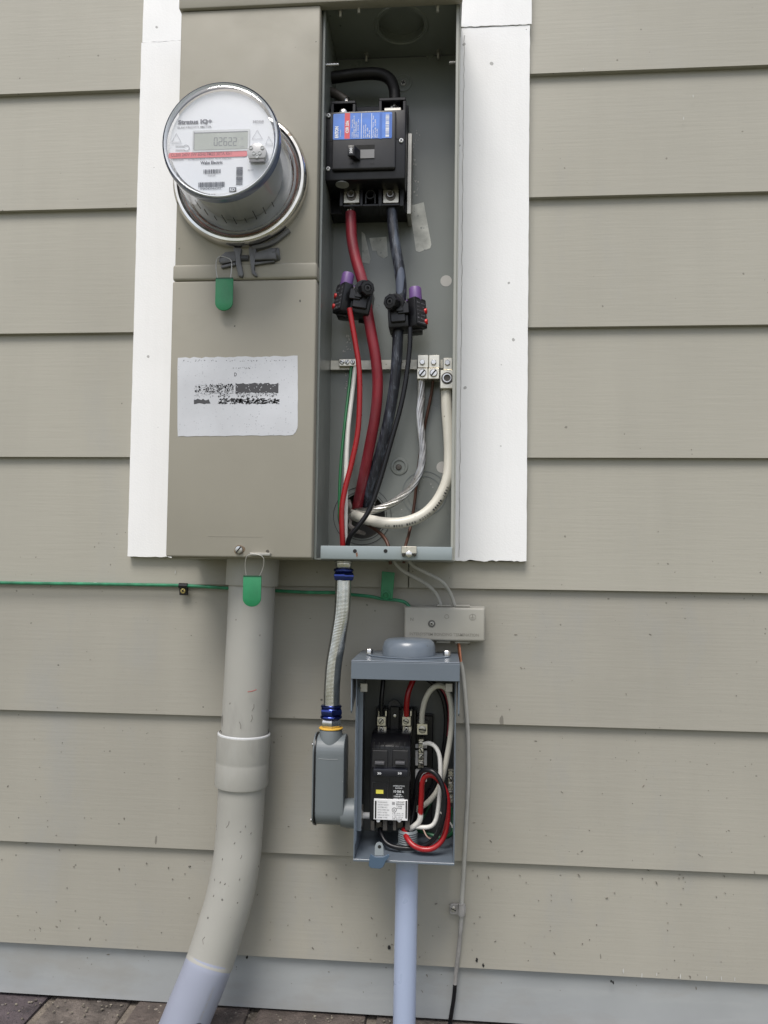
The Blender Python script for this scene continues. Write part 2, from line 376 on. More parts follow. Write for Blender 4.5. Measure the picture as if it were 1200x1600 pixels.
# lettering: real flat letters a fraction of a millimetre proud of what they are printed on
def letters(s, px0, py0, width, height, y, mat_, parent, angle=0, name='lettering', depth=.0001, facing=None, bold=.018, extrude=0):
    """width/height in photo px (height None = natural); px0,py0 = left end of the baseline"""
    cu = bpy.data.curves.new('t', 'FONT'); cu.body = s; cu.size = 1; cu.resolution_u = 2; cu.extrude = extrude; cu.offset = bold
    ob = bpy.data.objects.new('t', cu); me = bpy.data.meshes.new_from_object(ob)
    bpy.data.objects.remove(ob); bpy.data.curves.remove(cu)
    xs = [v.co.x for v in me.vertices]; ys = [v.co.y for v in me.vertices]
    x0, x1, y0, y1 = min(xs), max(xs), min(ys), max(ys)
    k = S(y); sx = width*k/(x1-x0); sy = sx if height is None else height*k/(y1-y0)
    a = R(angle); base = P(px0, py0, y) if facing is None else facing[0]
    u = Vector((math.cos(a), 0, math.sin(a))); v = Vector((-math.sin(a), 0, math.cos(a)))
    if facing: u, v = facing[1], facing[2]
    nrm = u.cross(v)
    off = wloc(parent)
    for q in me.vertices:
        q.co = base+u*((q.co.x-x0)*sx)+v*((q.co.y-y0 if height is not None else q.co.y)*sy)+nrm*depth-off
    return obj(name, me, mat_, parent)
def decal(name, px0, py0, px1, py1, y, mat_, parent, th=.0003, r=0, label=None):
    bm = B(); a, b, c, d = rect(px0, py0, px1, py1, y)
    if r: prism(bm, rrect(a, b, c, d, r*S(y)), y-th, y)
    else: box(bm, a, b, y-th, y, c, d)
    return obj(name, bm, mat_, parent, label)
def bars(px0, py0, px1, py1, y, mat_, parent, n=24, vertical=True, name='barcode', seed=1):
    rr = random.Random(seed); bm = B(); a, b, c, d = rect(px0, py0, px1, py1, y); pos = 0; ws = []
    while len(ws) < n: ws.append((rr.choice((1, 1, 2, 3)), rr.choice((1, 1, 2))))
    tot = sum(x+z for x, z in ws); L = (b-a) if vertical else (d-c)
    for x, z in ws:
        p, q = pos/tot*L, (pos+x)/tot*L; pos += x+z
        if vertical: box(bm, a+p, a+q, y-.0001, y+.0001, c, d)
        else: box(bm, a, b, y-.0001, y+.0001, c+p, c+q)
    return obj(name, bm, mat_, parent)
def screw(px, py, y, r, parent, mat_=None, h=2.0, kind='slot', name='screw', ang=.6, axis=(0, -1, 0), at=None, label=None):
    """r and h in photo px; head standing on plane y"""
    k = S(y); c = at if at is not None else P(px, py, y); a, s, t = basis(axis); rr = r*k; hh = h*k
    bm = B(); n = 6 if kind == 'hex' else 20
    if kind in ('slot', 'cross', 'round', 'socket', 'plain'): lathe(bm, c, axis, [(rr, 0), (rr, hh*.6), (rr*.82, hh), (rr*.4, hh*1.08)] if kind != 'socket' else [(rr, 0), (rr, hh), (rr*.9, hh*1.1), (rr*.62, hh*1.1), (rr*.6, hh*.25)], 20)
    if kind == 'hex': lathe(bm, c, axis, [(rr, 0), (rr, hh*.85), (rr*.85, hh)], 6, phase=ang)
    o = obj(name, bm, mat_ or M_STEEL, parent, label)
    if kind in ('slot', 'cross'):
        b2 = B(); d = c+a*hh*1.06
        for q in ([0] if kind == 'slot' else [0, math.pi/2]):
            u = s*math.cos(ang+q)+t*math.sin(ang+q); v = a.cross(u); L, W = rr*(.95 if kind == 'slot' else .62), rr*.17
            vs_ = [b2.verts.new(d+u*i*L+v*j*W+a*(k_*rr*.06)) for k_ in (-1, 1) for i, j in ((-1, -1), (1, -1), (1, 1), (-1, 1))]
            for f in ((0, 1, 2, 3), (4, 5, 6, 7), (0, 1, 5, 4), (1, 2, 6, 5), (2, 3, 7, 6), (3, 0, 4, 7)): b2.faces.new([vs_[i] for i in f])
        obj('screw_slot', b2, M_HOLE, parent)
    return o

# ================================================================== SETTING
bm = B(); s_ = 60
vv = [bm.verts.new(p) for p in ((-s_, -s_, 0), (s_, -s_, 0), (s_, s_, 0), (-s_, s_, 0))]; bm.faces.new(vv)
g = obj('ground', bm, M_GND); g['kind'] = 'structure'

XL, XR = -2.2, 2.2
wall = thing('house_wall', 'tan painted lap siding wall of the house around the electrical boxes', 'wall', (0, 0, 0))
bm = B(); box(bm, XL, XR, .004, .05, .70, 3.3); obj('sheathing', bm, M_SHEATH, wall)
xtl0, xtl1 = P(211, 435, -.028).x, -.300      # left trim
xtr0, xtr1 = P(715.5, 450, -.116).x+.0006, P(825.5, 435, -.028).x
zt = P(515, 873, -.028).z
lows = [(.5*(P(0, a, -.019).z+P(1200, b, -.019).z)) for a, b in ((147, 101), (329, 299), (522, 506), (715, 714), (909, 926), (1108, 1145), (1315, 1365), (1472, 1538))]
z = lows[0]
ups = [z+.1785*k for k in range(6, 0, -1)]
rows = ups+lows
def board_bm(bm, x0, x1, zb, rev, ztop=None):
    H = rev+.028; top = zb+H
    yf = lambda q: -.019+.0085*(q-zb)/H
    zt_ = top if ztop is None else min(ztop, top)
    prism(bm, [(-.019, zb), (yf(zt_), zt_), (yf(zt_)+.0078, zt_), (-.0112, zb)], x0, x1, 0, axis='X')
    return bm
xj = P(638.5, 900, -.019).x
for i, zb in enumerate(rows):
    rev = (rows[i-1]-zb) if i else .1785
    top = zb+rev
    if zb > zt+.02:              # rows interrupted by the two white trims
        for x0, x1 in ((XL, xtl0), (xtr1, XR)):
            obj('siding_board', board_bm(B(), x0, x1, zb, rev), M_SIDE, wall, angle=15)
    elif top > zt:               # the row that passes below the trims, with a butt joint under the meter box
        b1 = B(); board_bm(b1, XL, xtl0, zb, rev); board_bm(b1, xtl0, xj-.0008, zb, rev, zt-.0005)
        obj('siding_board', b1, M_SIDE, wall, angle=15)
        b1 = B(); board_bm(b1, xj+.0008, xtr1, zb, rev, zt-.0005); board_bm(b1, xtr1, XR, zb, rev)
        obj('siding_board', b1, M_SIDE, wall, angle=15)
    else:
        obj('siding_board', board_bm(B(), XL, XR, zb, rev), M_SIDEL if i >= len(rows)-3 else M_SIDE, wall, angle=15)
# skirt board under the last course, with a shallow bend
zsk = .5*(P(0, 1552, -.016).z+P(600, 1590, -.016).z); zl = rows[-1]
bm = B(); prism(bm, [(-.0105, zl+.02), (-.0110, zsk+.032), (-.0122, zsk), (.002, zsk), (.002, zl+.02)], XL, XR, 0, axis='X')
obj('skirt_board', bm, M_SKIRT, wall, 'pale grey board along the foot of the siding', angle=10)
# white trims: a long board and a short one above a rough butt joint
def rough_board(x0, x1, z0, z1, y0, y1, seed, low=False):
    """board whose long and cut edges are slightly ragged"""
    rr = random.Random(seed); pts = []; n = 60
    for k in range(n+1): pts.append((x1+rr.uniform(-.0003, .0002), z0+(z1-z0)*k/n))
    m_ = 10
    for k in range(1, m_): pts.append((x1+(x0-x1)*k/m_, z1+rr.uniform(-.0006, .0006)))
    for k in range(n, -1, -1): pts.append((x0+rr.uniform(-.0003, .0002), z0+(z1-z0)*k/n))
    for k in range(1, 24): pts.append((x0+(x1-x0)*k/24, z0+rr.uniform(-.0012, .0008)*(1.3 if low else .5)))
    return prism(B(), pts, y0, y1, 0)
zj = P(246, 65, -.028).z
obj('trim_board', rough_board(xtl0, xtl1, zt, zj-.0006, -.028, .003, 3, True), M_TRIM, wall, 'white painted trim board left of the meter box', angle=20)
obj('trim_board', rough_board(xtl0+.0012, xtl1, zj+.0006, 3.0, -.0275, .003, 4), M_TRIM, wall, 'upper white trim piece left of the meter box', angle=20)
zj = P(775, 41, -.028).z
obj('trim_board', rough_board(xtr0, xtr1, zt, zj-.0005, -.028, .003, 5, True), M_TRIM, wall, 'white painted trim board right of the open box', angle=20)
obj('trim_board', rough_board(xtr0, xtr1+.002, zj+.0005, 3.0, -.029, .003, 6), M_TRIM, wall, 'upper white trim piece right of the open box', angle=20)
# ragged bead of old caulk along the right trim's inner edge
rr = random.Random(11); pts = []
for k in range(90):
    q = zt+.004+(P(725, 60, -.028).z-zt)*k/89; pts.append(Vector((P(721.5, 450, -.0284).x+rr.uniform(-.0005, .0005), -.0284, q)))
obj('caulk_bead', tube(B(), pts, lambda t: .00035, 5, raw=True), mat('old_caulk', (.36, .35, .33), .8, var=.2, vscale=80), wall)
# nail and chip marks that have a shape of their own
def chip(px, py, r, y, m_, par, seed, th=.0006, sx=1., sz=1.):
    q = random.Random(seed); c = P(px, py, y); k = S(y)
    pts = [(c.x+math.cos(a)*r*k*sx*q.uniform(.6, 1.2), c.z+math.sin(a)*r*k*sz*q.uniform(.6, 1.2)) for a in [2*math.pi*i/9 for i in range(9)]]
    return prism(B(), pts, y-th, y)
bm = B()
for i, (a, b_, r_) in enumerate(((608, 1480, 3.2), (745, 1500, 3), (755, 1508, 2.4), (955, 1533, 2), (958, 1535, 2.2), (386, 1496, 2.4))):
    join(bm, chip(a, b_, r_, -.0192, None, None, i, .0004, .7, 1.2))
obj('pit_mark', bm, M_HOLE, wall)
bm = B()
for i, (a, b_, r_) in enumerate(((974, 1517, 4), (1003, 1524, 4), (1026, 1523, 3), (1063, 1526, 4), (1104, 1528, 3), (1127, 1529, 3), (1148, 1530, 3), (274, 894, 3), (1083, 150, 2.5), (1068, 185, 3), (912, 108, 2))):
    join(bm, chip(a, b_, r_, -.0192, None, None, i+30, .0003, .25, 1.0))
obj('paint_chip', bm, M_CHIP, wall)

# splashed mud: small dashes and dots low on the boards, as real flakes on the paint
q = random.Random(31); bm = B()
for k in range(300):
    px_, py_ = q.uniform(0, 1200), 1600-abs(q.gauss(0, 1))*340-50
    if py_ < 700: continue
    w0 = P(px_, py_, -.016); zlow = max([zz for zz in lows if zz <= w0.z] or [None], key=lambda v: v if v else 0) if any(zz <= w0.z for zz in lows) else None
    y_ = -.0108 if zlow is None else -.019+.0085*(w0.z-zlow)/.2065
    if zlow is not None and w0.z-zlow > .168: continue
    L = q.uniform(.0004, .0024) if q.random() < .35 else q.uniform(.0003, .0008); t_ = q.uniform(.0003, .0007); a = q.uniform(0, math.pi)
    c = P(px_, py_, y_)
    pts = [(c.x+math.cos(a)*L*math.cos(b)-math.sin(a)*t_*math.sin(b), c.z+math.sin(a)*L*math.cos(b)+math.cos(a)*t_*math.sin(b)) for b in [2*math.pi*i/7 for i in range(7)]]
    prism(bm, pts, y_-.0006, y_+.001)
o = obj('mud_speck', bm, mat('dried_mud', (.17, .155, .13), .9, var=.3, vscale=90), wall); o['kind'] = 'stuff'
# brick ledge under the wall
fnd = thing('brick_foundation', 'brown brick ledge under the siding at the foot of the wall', 'brickwork', (0, 0, 0))
zb_ = zsk-.004
bm = B(); box(bm, XL, XR, -.085, .10, .0, zb_-.006); obj('mortar_bed', bm, M_MORT, fnd)
MBR = [M_BRICK, mat('grey_brown_brick', (.112, .094, .082), .9, var=.4, vscale=30, specks=((110, .3, .6, (.07, .06, .055)), (80, .25, .45, (.3, .27, .24))), bump=(180, .9, .004)), M_BRICK]
jx = [P(50, 1572, -.06).x, P(185, 1580, -.06).x, P(383, 1590, -.055).x, P(575, 1596, -.055).x]
edges = [jx[0]-.175*k for k in range(10, 0, -1)]+jx+[jx[-1]+.165*k for k in range(1, 13)]
rr = random.Random(5)
for i in range(len(edges)-1):
    x0, x1 = edges[i]+.006, edges[i+1]-.006
    b1 = B(); box(b1, x0, x1, -.105+rr.uniform(-.002, .002), .03, zb_-.055, zb_+rr.uniform(-.0015, .0015), .004, 2)
    for v in b1.verts: v.co += Vector((rr.uniform(-1, 1), rr.uniform(-1, 1), rr.uniform(-1, 1)))*.0014
    obj('brick', b1, M_BRICK2 if i in (9, 14) else MBR[i % 3], fnd)
bm = B(); q = random.Random(12)
for k in range(420):
    rad = q.uniform(.0006, .0022); t = B(); bmesh.ops.create_icosphere(t, subdivisions=1, radius=rad)
    px_ = q.uniform(-.75, .75); py_ = -.016-abs(q.gauss(0, .022))
    for v in t.verts: v.co = Vector((v.co.x*q.uniform(.7, 1.3)+px_, v.co.y+max(py_, -.1), v.co.z*.7+zb_+rad*.4))
    join(bm, t)
o = obj('grit', bm, mat('grit_crumbs', (.17, .15, .12), .95, var=.5, vscale=200), fnd); o['kind'] = 'stuff'
bmk = mesh_of(box(B(), -.095, .095, -.05, .02, -.028, .028, .003, 1), 'brick')
bmk.materials.append(M_BRICK)
for r_ in range(4):
    for k in range(-9, 10):
        o = obj('brick', bmk, None, fnd); o.location = (k*.2+(r_ % 2)*.1, -.042, zb_-.095-r_*.066)

# ================================================================== MAIN METER AND BREAKER BOX
YF, YC, YB = -.116, -.129, -.022      # opening edge, cover face, inner back
X0 = P(266, 600, YC).x; X1 = P(715.5, 450, YF).x
XD0 = P(497.5, 450, YF).x; XD1 = P(501.5, 450, YF).x
Zb = P(480, 874, YF).z; Zt = P(600, 6, YF).z
BX = thing('meter_box', 'tall tan meter and breaker box with its right compartment open between white trims', 'electrical box', ((X0+X1)/2, -.01, Zb))
bm = B()
box(bm, X0+.003, X0+.0048, YC+.012, -.002, Zb, Zt)            # outer left side
box(bm, X0+.003, XD0-.001, -.004, -.002, Zb, Zt)
box(bm, X0+.003, XD0-.001, YC+.012, -.004, Zb, Zb+.002)
obj('side_panel', bm, M_BOX, BX)
def cover(px0, py0, px1, py1, name, yf=YC):
    a, b_, c, d = rect(px0, py0, px1, py1, yf)
    bm = B(); box(bm, a, b_, yf, YF+.03, c, d, .0022, 3); return obj(name, bm, M_BOX, BX)
xa, xb = X0, P(491, 600, YC).x
def zc(py, y=YC): return P(380, py, y).z
bm = B(); box(bm, xa+.002, xb-.0005, YC, -.05, zc(427), zc(13.5), .002, 3); obj('upper_cover', bm, M_BOX, BX)
bm = B(); box(bm, xa, xb+.0012, YC-.0020, -.06, zc(436.5, YC-.0020), zc(411, YC-.0020), .0035, 4); obj('cover_rim', bm, M_BOX, BX)
bm = B(); box(bm, xa, xb+.0008, YC-.0012, -.06, zc(871, YC-.0012), zc(437.8, YC-.0012), .0022, 3); obj('lower_cover', bm, M_BOX, BX)
# embossed scratch lines at the foot of the lower cover
bm = B(); pbox(bm, 325, 838, 410, 838.6, YC-.0015, YC, 0); obj('crease', bm, M_BOX, BX)
# cap over the top
bm = B(); box(bm, X0, X1+.002, YC-.004, YF-.002, zc(9, YC-.004), Zt+.035, .002, 2); box(bm, X0, X1+.002, YF-.0019, -.002, Zt+.018, Zt+.035); obj('top_cap', bm, M_BOX, BX)
# open compartment: left wall, right wall, back, ceiling, floor, lip
bm = B(); box(bm, XD0, XD1, YF, -.004, Zb, Zt+.001, .0006, 1); box(bm, XD0-.006, XD0-.0002, YF+.004, YF+.006, Zb, Zt)
obj('divider_wall', bm, M_GREY, BX)
XRI = P(708.5, 450, YF).x
bm = B(); box(bm, X1-.0016, X1, YF, -.004, Zb, Zt+.001, .0005, 1); box(bm, XRI, X1-.0018, YF+.0005, YF+.0025, Zb+.0005, Zt, .0004, 1)
obj('right_wall', bm, mat('grey_green_enamel', (.30, .305, .275), .38, var=.05, vscale=7, coat=.15), BX)
hc = P(566, 806, YB); hr = 36*S(YB)
bm = B(); plate_hole(bm, (hc.x, YB, hc.z), (1, 0, 0), (0, 0, 1), (0, 1, 0), (hc.x-XD1, X1-.002-hc.x), (hc.z-Zb-.002, Zt-hc.z-.003), hr, .0016)
obj('back_panel', bm, M_GREY, BX)
zceil = Zt-.002
kc = PZ(627, 40, zceil)
bm = B(); plate_hole(bm, (kc.x, kc.y, zceil), (1, 0, 0), (0, 1, 0), (0, 0, 1), (kc.x-XD1-.0002, X1-.0018-kc.x), (kc.y-YF-.001, YB-kc.y), 36.5*S(kc.y), .0018)
obj('ceiling_panel', bm, M_GREY, BX)
bm = B(); lathe(bm, (kc.x, kc.y, zceil+.010), (0, 0, 1), [(40*S(kc.y), -.008), (40*S(kc.y), .002), (.001, .002)], 40, cap=False)
obj('hub_plate', bm, M_GREY, BX)
bm = B(); lathe(bm, (kc.x, kc.y, zceil), (0, 0, -1), [(39*S(kc.y), 0), (40.5*S(kc.y), .0012), (43*S(kc.y), .0012), (44.5*S(kc.y), 0)], 40, cap=False)
obj('knockout_rim', bm, M_GREY, BX)
bm = B(); box(bm, XD1, X1-.0018, YF+.001, -.004, Zb, Zb+.0016); obj('floor_panel', bm, M_GREY, BX)
bm = B(); pbox(bm, 500.5, 853.5, 706.5, 874.5, YF-.0022, YF, .0012, 2)
lip = obj('bottom_lip', bm, mat('lip_enamel', (.245, .285, .295), .36, var=.03, coat=.2), BX)
for a in (554.5, 602.5):
    obj('screw_hole', lathe(B(), P(a, 861, YF-.0023), (0, -1, 0), [(3.1*S(YF), 0), (3.1*S(YF), .0002)], 16), M_HOLE, BX)
obj('rust_run', prism(B(), ppoly(((556, 864), (558.5, 863), (559, 868), (557.5, 871), (556.6, 868)), YF-.0023), YF-.0026, YF-.0023), M_RUST, BX)
# dark strip standing in for the shadow in the gap beside the divider
bm = B(); box(bm, xb+.0015, XD0-.0004, -.100, -.095, Zb+.001, Zt); obj('gap_shade', bm, M_BLK2, BX)
# threaded studs from the ceiling and through the sides
def studm(c, axis, L, r=.0022):
    a = Vector(axis).normalized(); bm = B(); pr = []
    n = int(L/.0011)
    for k in range(n): pr += [(r, k*.0011), (r*.82, k*.0011+.0006)]
    return lathe(bm, c, axis, pr, 10)
for a, b_, y in ((532, 13, -.106), (561, 7, -.105), (684, 5, -.108), (572.5, 76, -.031), (685, 76, -.031)):
    c = PZ(a, b_, zceil) if b_ < 20 else P(a, b_, y); c = Vector((c.x, c.y, zceil))
    obj('stud', studm(c, (0, 0, -1), .013, .0020), M_PLATE, BX)
    obj('stud_nut', lathe(B(), c-Vector((0, 0, .004)), (0, 0, 1), [(.0034, 0), (.0034, .004)], 6), M_PLATE, BX)
c = P(503, 102, YF+.012); obj('stud', studm(Vector((XD1, c.y, c.z)), (1, 0, 0), .017), M_STEEL, BX)
c = P(712, 98, YF+.012); obj('stud', studm(Vector((X1-.002, c.y, c.z)), (-1, 0, 0), .013), M_PLATE, BX)
# dimples and mounting screws in the back
def dimple(px, py, r, knob=True):
    c = P(px, py, YB); k = S(YB)
    obj('mounting_dimple', lathe(B(), c, (0, -1, 0), [(r*k*1.45, -.0004), (r*k*1.3, .0012), (r*k, .0014), (r*k*.86, .0002), (r*k*.3, .0001)], 32, cap=True), M_GREY, BX)
dimple(630, 130, 10.5); screw(630, 130, YB-.0003, 5, BX, M_PLATE, 2, 'cross', ang=.3)
dimple(624, 729, 10); screw(623, 730, YB-.0003, 4.6, BX, M_DARKST, 2, 'round')
dimple(672, 87, 4.5)
def ringmark(px, py, r, w_=.9, m_=None):
    c = P(px, py, YB); k = S(YB)
    obj('knockout_ring', lathe(B(), c, (0, -1, 0), [(r*k, 0), (r*k, .0006), ((r-w_)*k, .0006), ((r-w_)*k, 0)], 48, cap=False), m_ or M_BLK2, BX)
for r_ in (39, 46): ringmark(566, 806, r_, .8)
for r_ in (27, 35): ringmark(663, 771, r_, .7, M_LB)
for a, b_ in ((697, 439), (691, 730)):
    obj('primer_dot', lathe(B(), P(a, b_, YB), (0, -1, 0), [(9*S(YB), 0), (9*S(YB), .0003)], 28), M_DOT, BX)
for pix in (((640, 322), (662, 316), (674, 382), (672, 388), (655, 394), (650, 392)), ((565, 362), (570, 366), (579, 405), (577, 412), (566, 410)), ((577, 372), (604, 370), (606, 400), (600, 404), (590, 398), (589, 392), (582, 392))):
    obj('tape_residue', prism(B(), ppoly(pix, YB), YB-.0003, YB), M_RESID, BX)
rr = random.Random(2); bm = B()
for k in range(26):
    join(bm, chip(536+rr.uniform(0, 12), 550-rr.uniform(0, 26)+(60 if k % 3 == 0 else 0), 1.1, YB, None, None, k, .0002))
for k in range(40):
    join(bm, chip(645+rr.gauss(3, 5), 200+rr.uniform(0, 110), rr.uniform(.5, 1.4), YB, None, None, k+60, .0002, 1, rr.uniform(.5, 2)))
for k in range(14):
    join(bm, chip(640+rr.uniform(-18, 50), 745+rr.uniform(0, 60), rr.uniform(.4, 1.2), YB, None, None, k+130, .0002))
obj('paint_scratch', bm, M_DOT, BX)
# latch clip on the lip
bm = B(); pbox(bm, 627, 853.5, 651, 865, YF-.008, YF-.0023, .0008, 1); clipo = obj('latch_clip', bm, M_ALU, BX, 'worn whitish metal clip on the bottom lip')
screw(639, 866, YF-.006, 5.4, BX, M_STEEL, 3, 'hex')
for a in (630.5, 648): screw(a, 867, YF-.003, 2.6, BX, M_DARKST, 3, 'round')
# screw, hasp slot, wire seal loop on the lower cover
obj('rust_stain', prism(B(), ppoly([(374+math.cos(a)*8.5*random.Random(int(a*9)).uniform(.8, 1.15), 859+math.sin(a)*7.5) for a in [2*math.pi*i/14 for i in range(14)]], YC-.0012), YC-.0014, YC-.0012),
    mat('faint_rust', (.17, .12, .075), .6, var=.25, vscale=60), BX)
screw(374, 859, YC-.0014, 6.4, BX, M_STEEL, 5, 'slot', ang=-.9)
bm = B(); a_, b2_, c_, d_ = rect(392, 864, 424, 868.5, YC-.001); box(bm, a_, b2_, YC-.008, YC, c_, d_, .0006, 1); obj('sealing_hasp', bm, M_PLATE, BX)
# worn company sticker on the lower cover
ys = YC-.0012
q = random.Random(9)
top = [(278+187*k/30, 559.5-3.0*k/30+q.uniform(-1.3, 1.0)) for k in range(31)]
right = [(465.3+q.uniform(-.3, .3), 556+112*k/10) for k in range(1, 11)]
bot = [(462, 675), (458, 679.5)]+[(452-174*k/24, 680.3+1.5*k/24+q.uniform(-.5, .5)) for k in range(25)]
left = [(277.4, 682-122*k/8) for k in range(1, 8)]
st = obj('sticker', prism(B(), ppoly(top+right+bot+left, ys), ys-.00035, ys), M_PAPER, BX, 'worn white paper sticker with flaked black print', angle=10)
# the print that is left: flakes of black, denser to the right, in three bands
bm = B(); yk = ys-.00036; q = random.Random(21)
def flake(px, py, w_, h_):
    join(bm, prism(B(), ppoly([(px+math.cos(a)*w_*q.uniform(.6, 1.2), py+math.sin(a)*h_*q.uniform(.6, 1.2)) for a in [2*math.pi*i/7 for i in range(7)]], yk), yk-.00012, yk))
def solid(pix): join(bm, prism(B(), ppoly(pix, yk), yk-.0001, yk))
edge_t = [(368+67*k/22, 599.5+q.uniform(-1.6, 1.2)) for k in range(23)]
edge_b = [(435-67*k/22, 614.5+q.uniform(-1.6, 1.8)) for k in range(23)]
solid(edge_t+edge_b)
edge_t = [(303+23*k/8, 624+q.uniform(-1.6, 1.6)) for k in range(9)]; edge_b = [(329-26*k/8, 631+q.uniform(-1, .6)) for k in range(9)]
solid(edge_t+edge_b)
for k in range(260):
    x = q.uniform(342, 436); flake(x, q.uniform(622.5, 631), q.uniform(.8, 2.6), q.uniform(.5, 1.4))
for k in range(55):
    x = q.uniform(370, 435); flake(x, q.uniform(613, 621), q.uniform(.5, 1.4), q.uniform(.5, 1.6))
for k in range(60):
    x = q.uniform(304, 366); flake(x, q.uniform(599, 621), q.uniform(.4, 1.3)*(.6+(x-304)/70), q.uniform(.5, 1.5)*(.6+(x-304)/80))
for k in range(34):
    x = q.uniform(286, 450); flake(x, 563.5+q.uniform(-1.2, 1.2), .7, .6)
for k in range(14): flake(q.uniform(356, 392), 575+q.uniform(-1, 1), .6, .6)
for k in range(10): flake(q.uniform(385, 405), 655+q.uniform(-8, 8), .4, .5)
obj('flaked_print', bm, M_INK, st)
letters('NORTH', 321, 615, 46, 14, yk, M_INK, st, bold=.05)
_k = bm = B(); q = random.Random(77)
for k in range(150):
    px_, py_ = q.uniform(305, 366), q.uniform(600, 617)
    join(bm, prism(B(), ppoly([(px_+math.cos(a)*1.7*q.uniform(.5, 1.3), py_+math.sin(a)*1.5*q.uniform(.5, 1.3)) for a in [2*math.pi*i/6 for i in range(6)]], yk-.0002), yk-.00026, yk-.00021))
for k in range(20):
    px_, py_ = q.uniform(368, 435), q.uniform(600, 614)
    join(bm, prism(B(), ppoly([(px_+math.cos(a)*.8*q.uniform(.5, 1.3), py_+math.sin(a)*.7*q.uniform(.5, 1.3)) for a in [2*math.pi*i/6 for i in range(6)]], yk-.0002), yk-.00026, yk-.00021))
obj('flaked_patch', bm, M_PAPER, st)
letters('COMPANY, INC', 371, 619, 62, 5.5, yk-.00012, M_PAPER, st)
letters('D', 366, 588, 4, 6, yk, M_INK, st)

# neutral / ground bar in the compartment
yb2 = YB-.010
bm = B(); pbox(bm, 516, 562.5, 652, 577.5, yb2, yb2+.0035, .0005, 1); obj('bus_bar', bm, M_BAR, BX)
obj('bar_standoff', pbox(B(), 560, 565, 574, 575, yb2+.0037, YB-.0002, 0), M_BLK2, BX)
bm = B(); pbox(bm, 529.5, 560.5, 557, 572, yb2-.006, yb2-.0002, .0008, 1); obj('terminal_strip', bm, M_ALU, BX)
for a in (534.5, 542.5, 551): screw(a, 566, yb2-.0062, 3.7, BX, M_STEEL, 2.5, 'slot', name='terminal_screw', ang=a)
for a0, a1 in ((652.5, 669.3), (670, 687)):
    bm = B(); pbox(bm, a0, 554.5, a1, 574.5, yb2-.012, yb2-.0002, .0006, 1); pbox(bm, a0-1, 575, a1-.6, 592, yb2-.018, yb2-.0002, .0007, 1)
    obj('terminal_lug', bm, M_ALU, BX)
    m_ = (a0+a1)/2
    screw(m_-1, 566.5, yb2-.0122, 4.4, BX, M_STEEL, 4, 'hex', name='terminal_screw', ang=.2); screw(m_-1, 583, yb2-.0182, 6.2, BX, M_STEEL, 2.5, 'slot', name='terminal_screw', ang=-.9)
bm = B(); pbox(bm, 688, 562, 692, 575, yb2-.001, yb2+.002, 0); obj('bus_bar_end', bm, M_BAR, BX)
bm = B(); pbox(bm, 692.5, 559, 706.5, 577.5, yb2-.008, yb2-.0002, .0006, 1); pbox(bm, 687.5, 578, 708.5, 607, yb2-.026, yb2-.0002, .0008, 1)
obj('terminal_lug', bm, M_ALU, BX, 'large square lug with a hollow socket screw')
screw(699, 567, yb2-.0082, 4.6, BX, M_STEEL, 3.2, 'hex', name='terminal_screw'); screw(698.5, 591, yb2-.0262, 9.3, BX, M_DARKST, 1.4, 'socket', name='terminal_screw')
obj('socket_rim', lathe(B(), P(698.5, 591, yb2-.0265), (0, -1, 0), [(6.8*S(yb2), 0), (6.8*S(yb2), .0022), (5.2*S(yb2), .0022), (5.2*S(yb2), 0)], 24, cap=False), M_STEEL, BX)

# ------------------------------------------------------------------ electric meter
ya = -.215
a1 = P(346, 221, ya); a2 = P(375, 281, -.1335); a1.x = a2.x = (a1.x+a2.x)/2; a1.z = a2.z = (a1.z+a2.z)/2
MT = thing('electric_meter', 'round glass electric meter with white dial face on the tan box', 'electric meter', (a2.x, YC, a2.z))
# the meter leans a touch, its axis runs from a2 (base) to a1 (face)
axis = (a1-a2).normalized(); L_ = (a1-a2).length
def mp(r, d): return (r, d)
r0 = 110*S(-.1335); r1 = 98.3*S(ya)
# ring clamped round the base (stainless)
bm = B(); lathe(bm, a2, axis, [(r0*.93, -.010), (r0*1.0, -.009), (r0*1.01, -.002), (r0*1.0, .005), (r0*.965, .009), (r0*.93, .0095), (r0*.925, .004)], 72, cap=False)
obj('clamping_ring', bm, M_RING, MT, 'shiny stainless ring round the meter base')
bm = B(); lathe(bm, a2, axis, [(r0*.97, -.012), (r0*.93, -.0105), (r0*.93, .001), (.002, .002)], 64, cap=False); obj('meter_base', bm, M_MGREY, MT)
for q_, (rr_, dd, mm_) in enumerate(((.865, .004, M_COP), (.90, .006, M_RING), (.80, .003, M_STEEL), (.84, .008, M_MGREY))):
    bm = B(); w_ = .0016
    lathe(bm, a2, axis, [(r0*rr_, dd-.003), (r0*rr_+w_*.6, dd), (r0*rr_, dd+w_), (r0*rr_-w_, dd)], 64, cap=False)
    obj('base_gasket', bm, mm_, MT)
bm = B(); lathe(bm, a2, axis, [(r0*.62, .002), (r0*.66, .010), (r1*.84, .035), (r1*.88, L_-.008), (r1*.86, L_-.004), (.001, L_-.004)], 56, cap=False); obj('inner_housing', bm, M_MGREY, MT)
bm = B()
for k in range(9):
    a_ = R(222+k*12); a, s, t = basis(axis); u = s*math.cos(a_)+t*math.sin(a_)
    c = a2+axis*.012+u*r1*.90; tube(bm, [c, c+axis*.010*(1+(k % 3)*.5)], .0006, 6, raw=True)
obj('vent_mark', bm, M_BLK, MT)
FY = ya+.004
bm = B(); lathe(bm, a2, axis, [(r1*.885, L_-.0045), (r1*.885, L_-.0030), (.001, L_-.0030)], 64, cap=False); obj('face_plate', bm, M_FACE, MT)
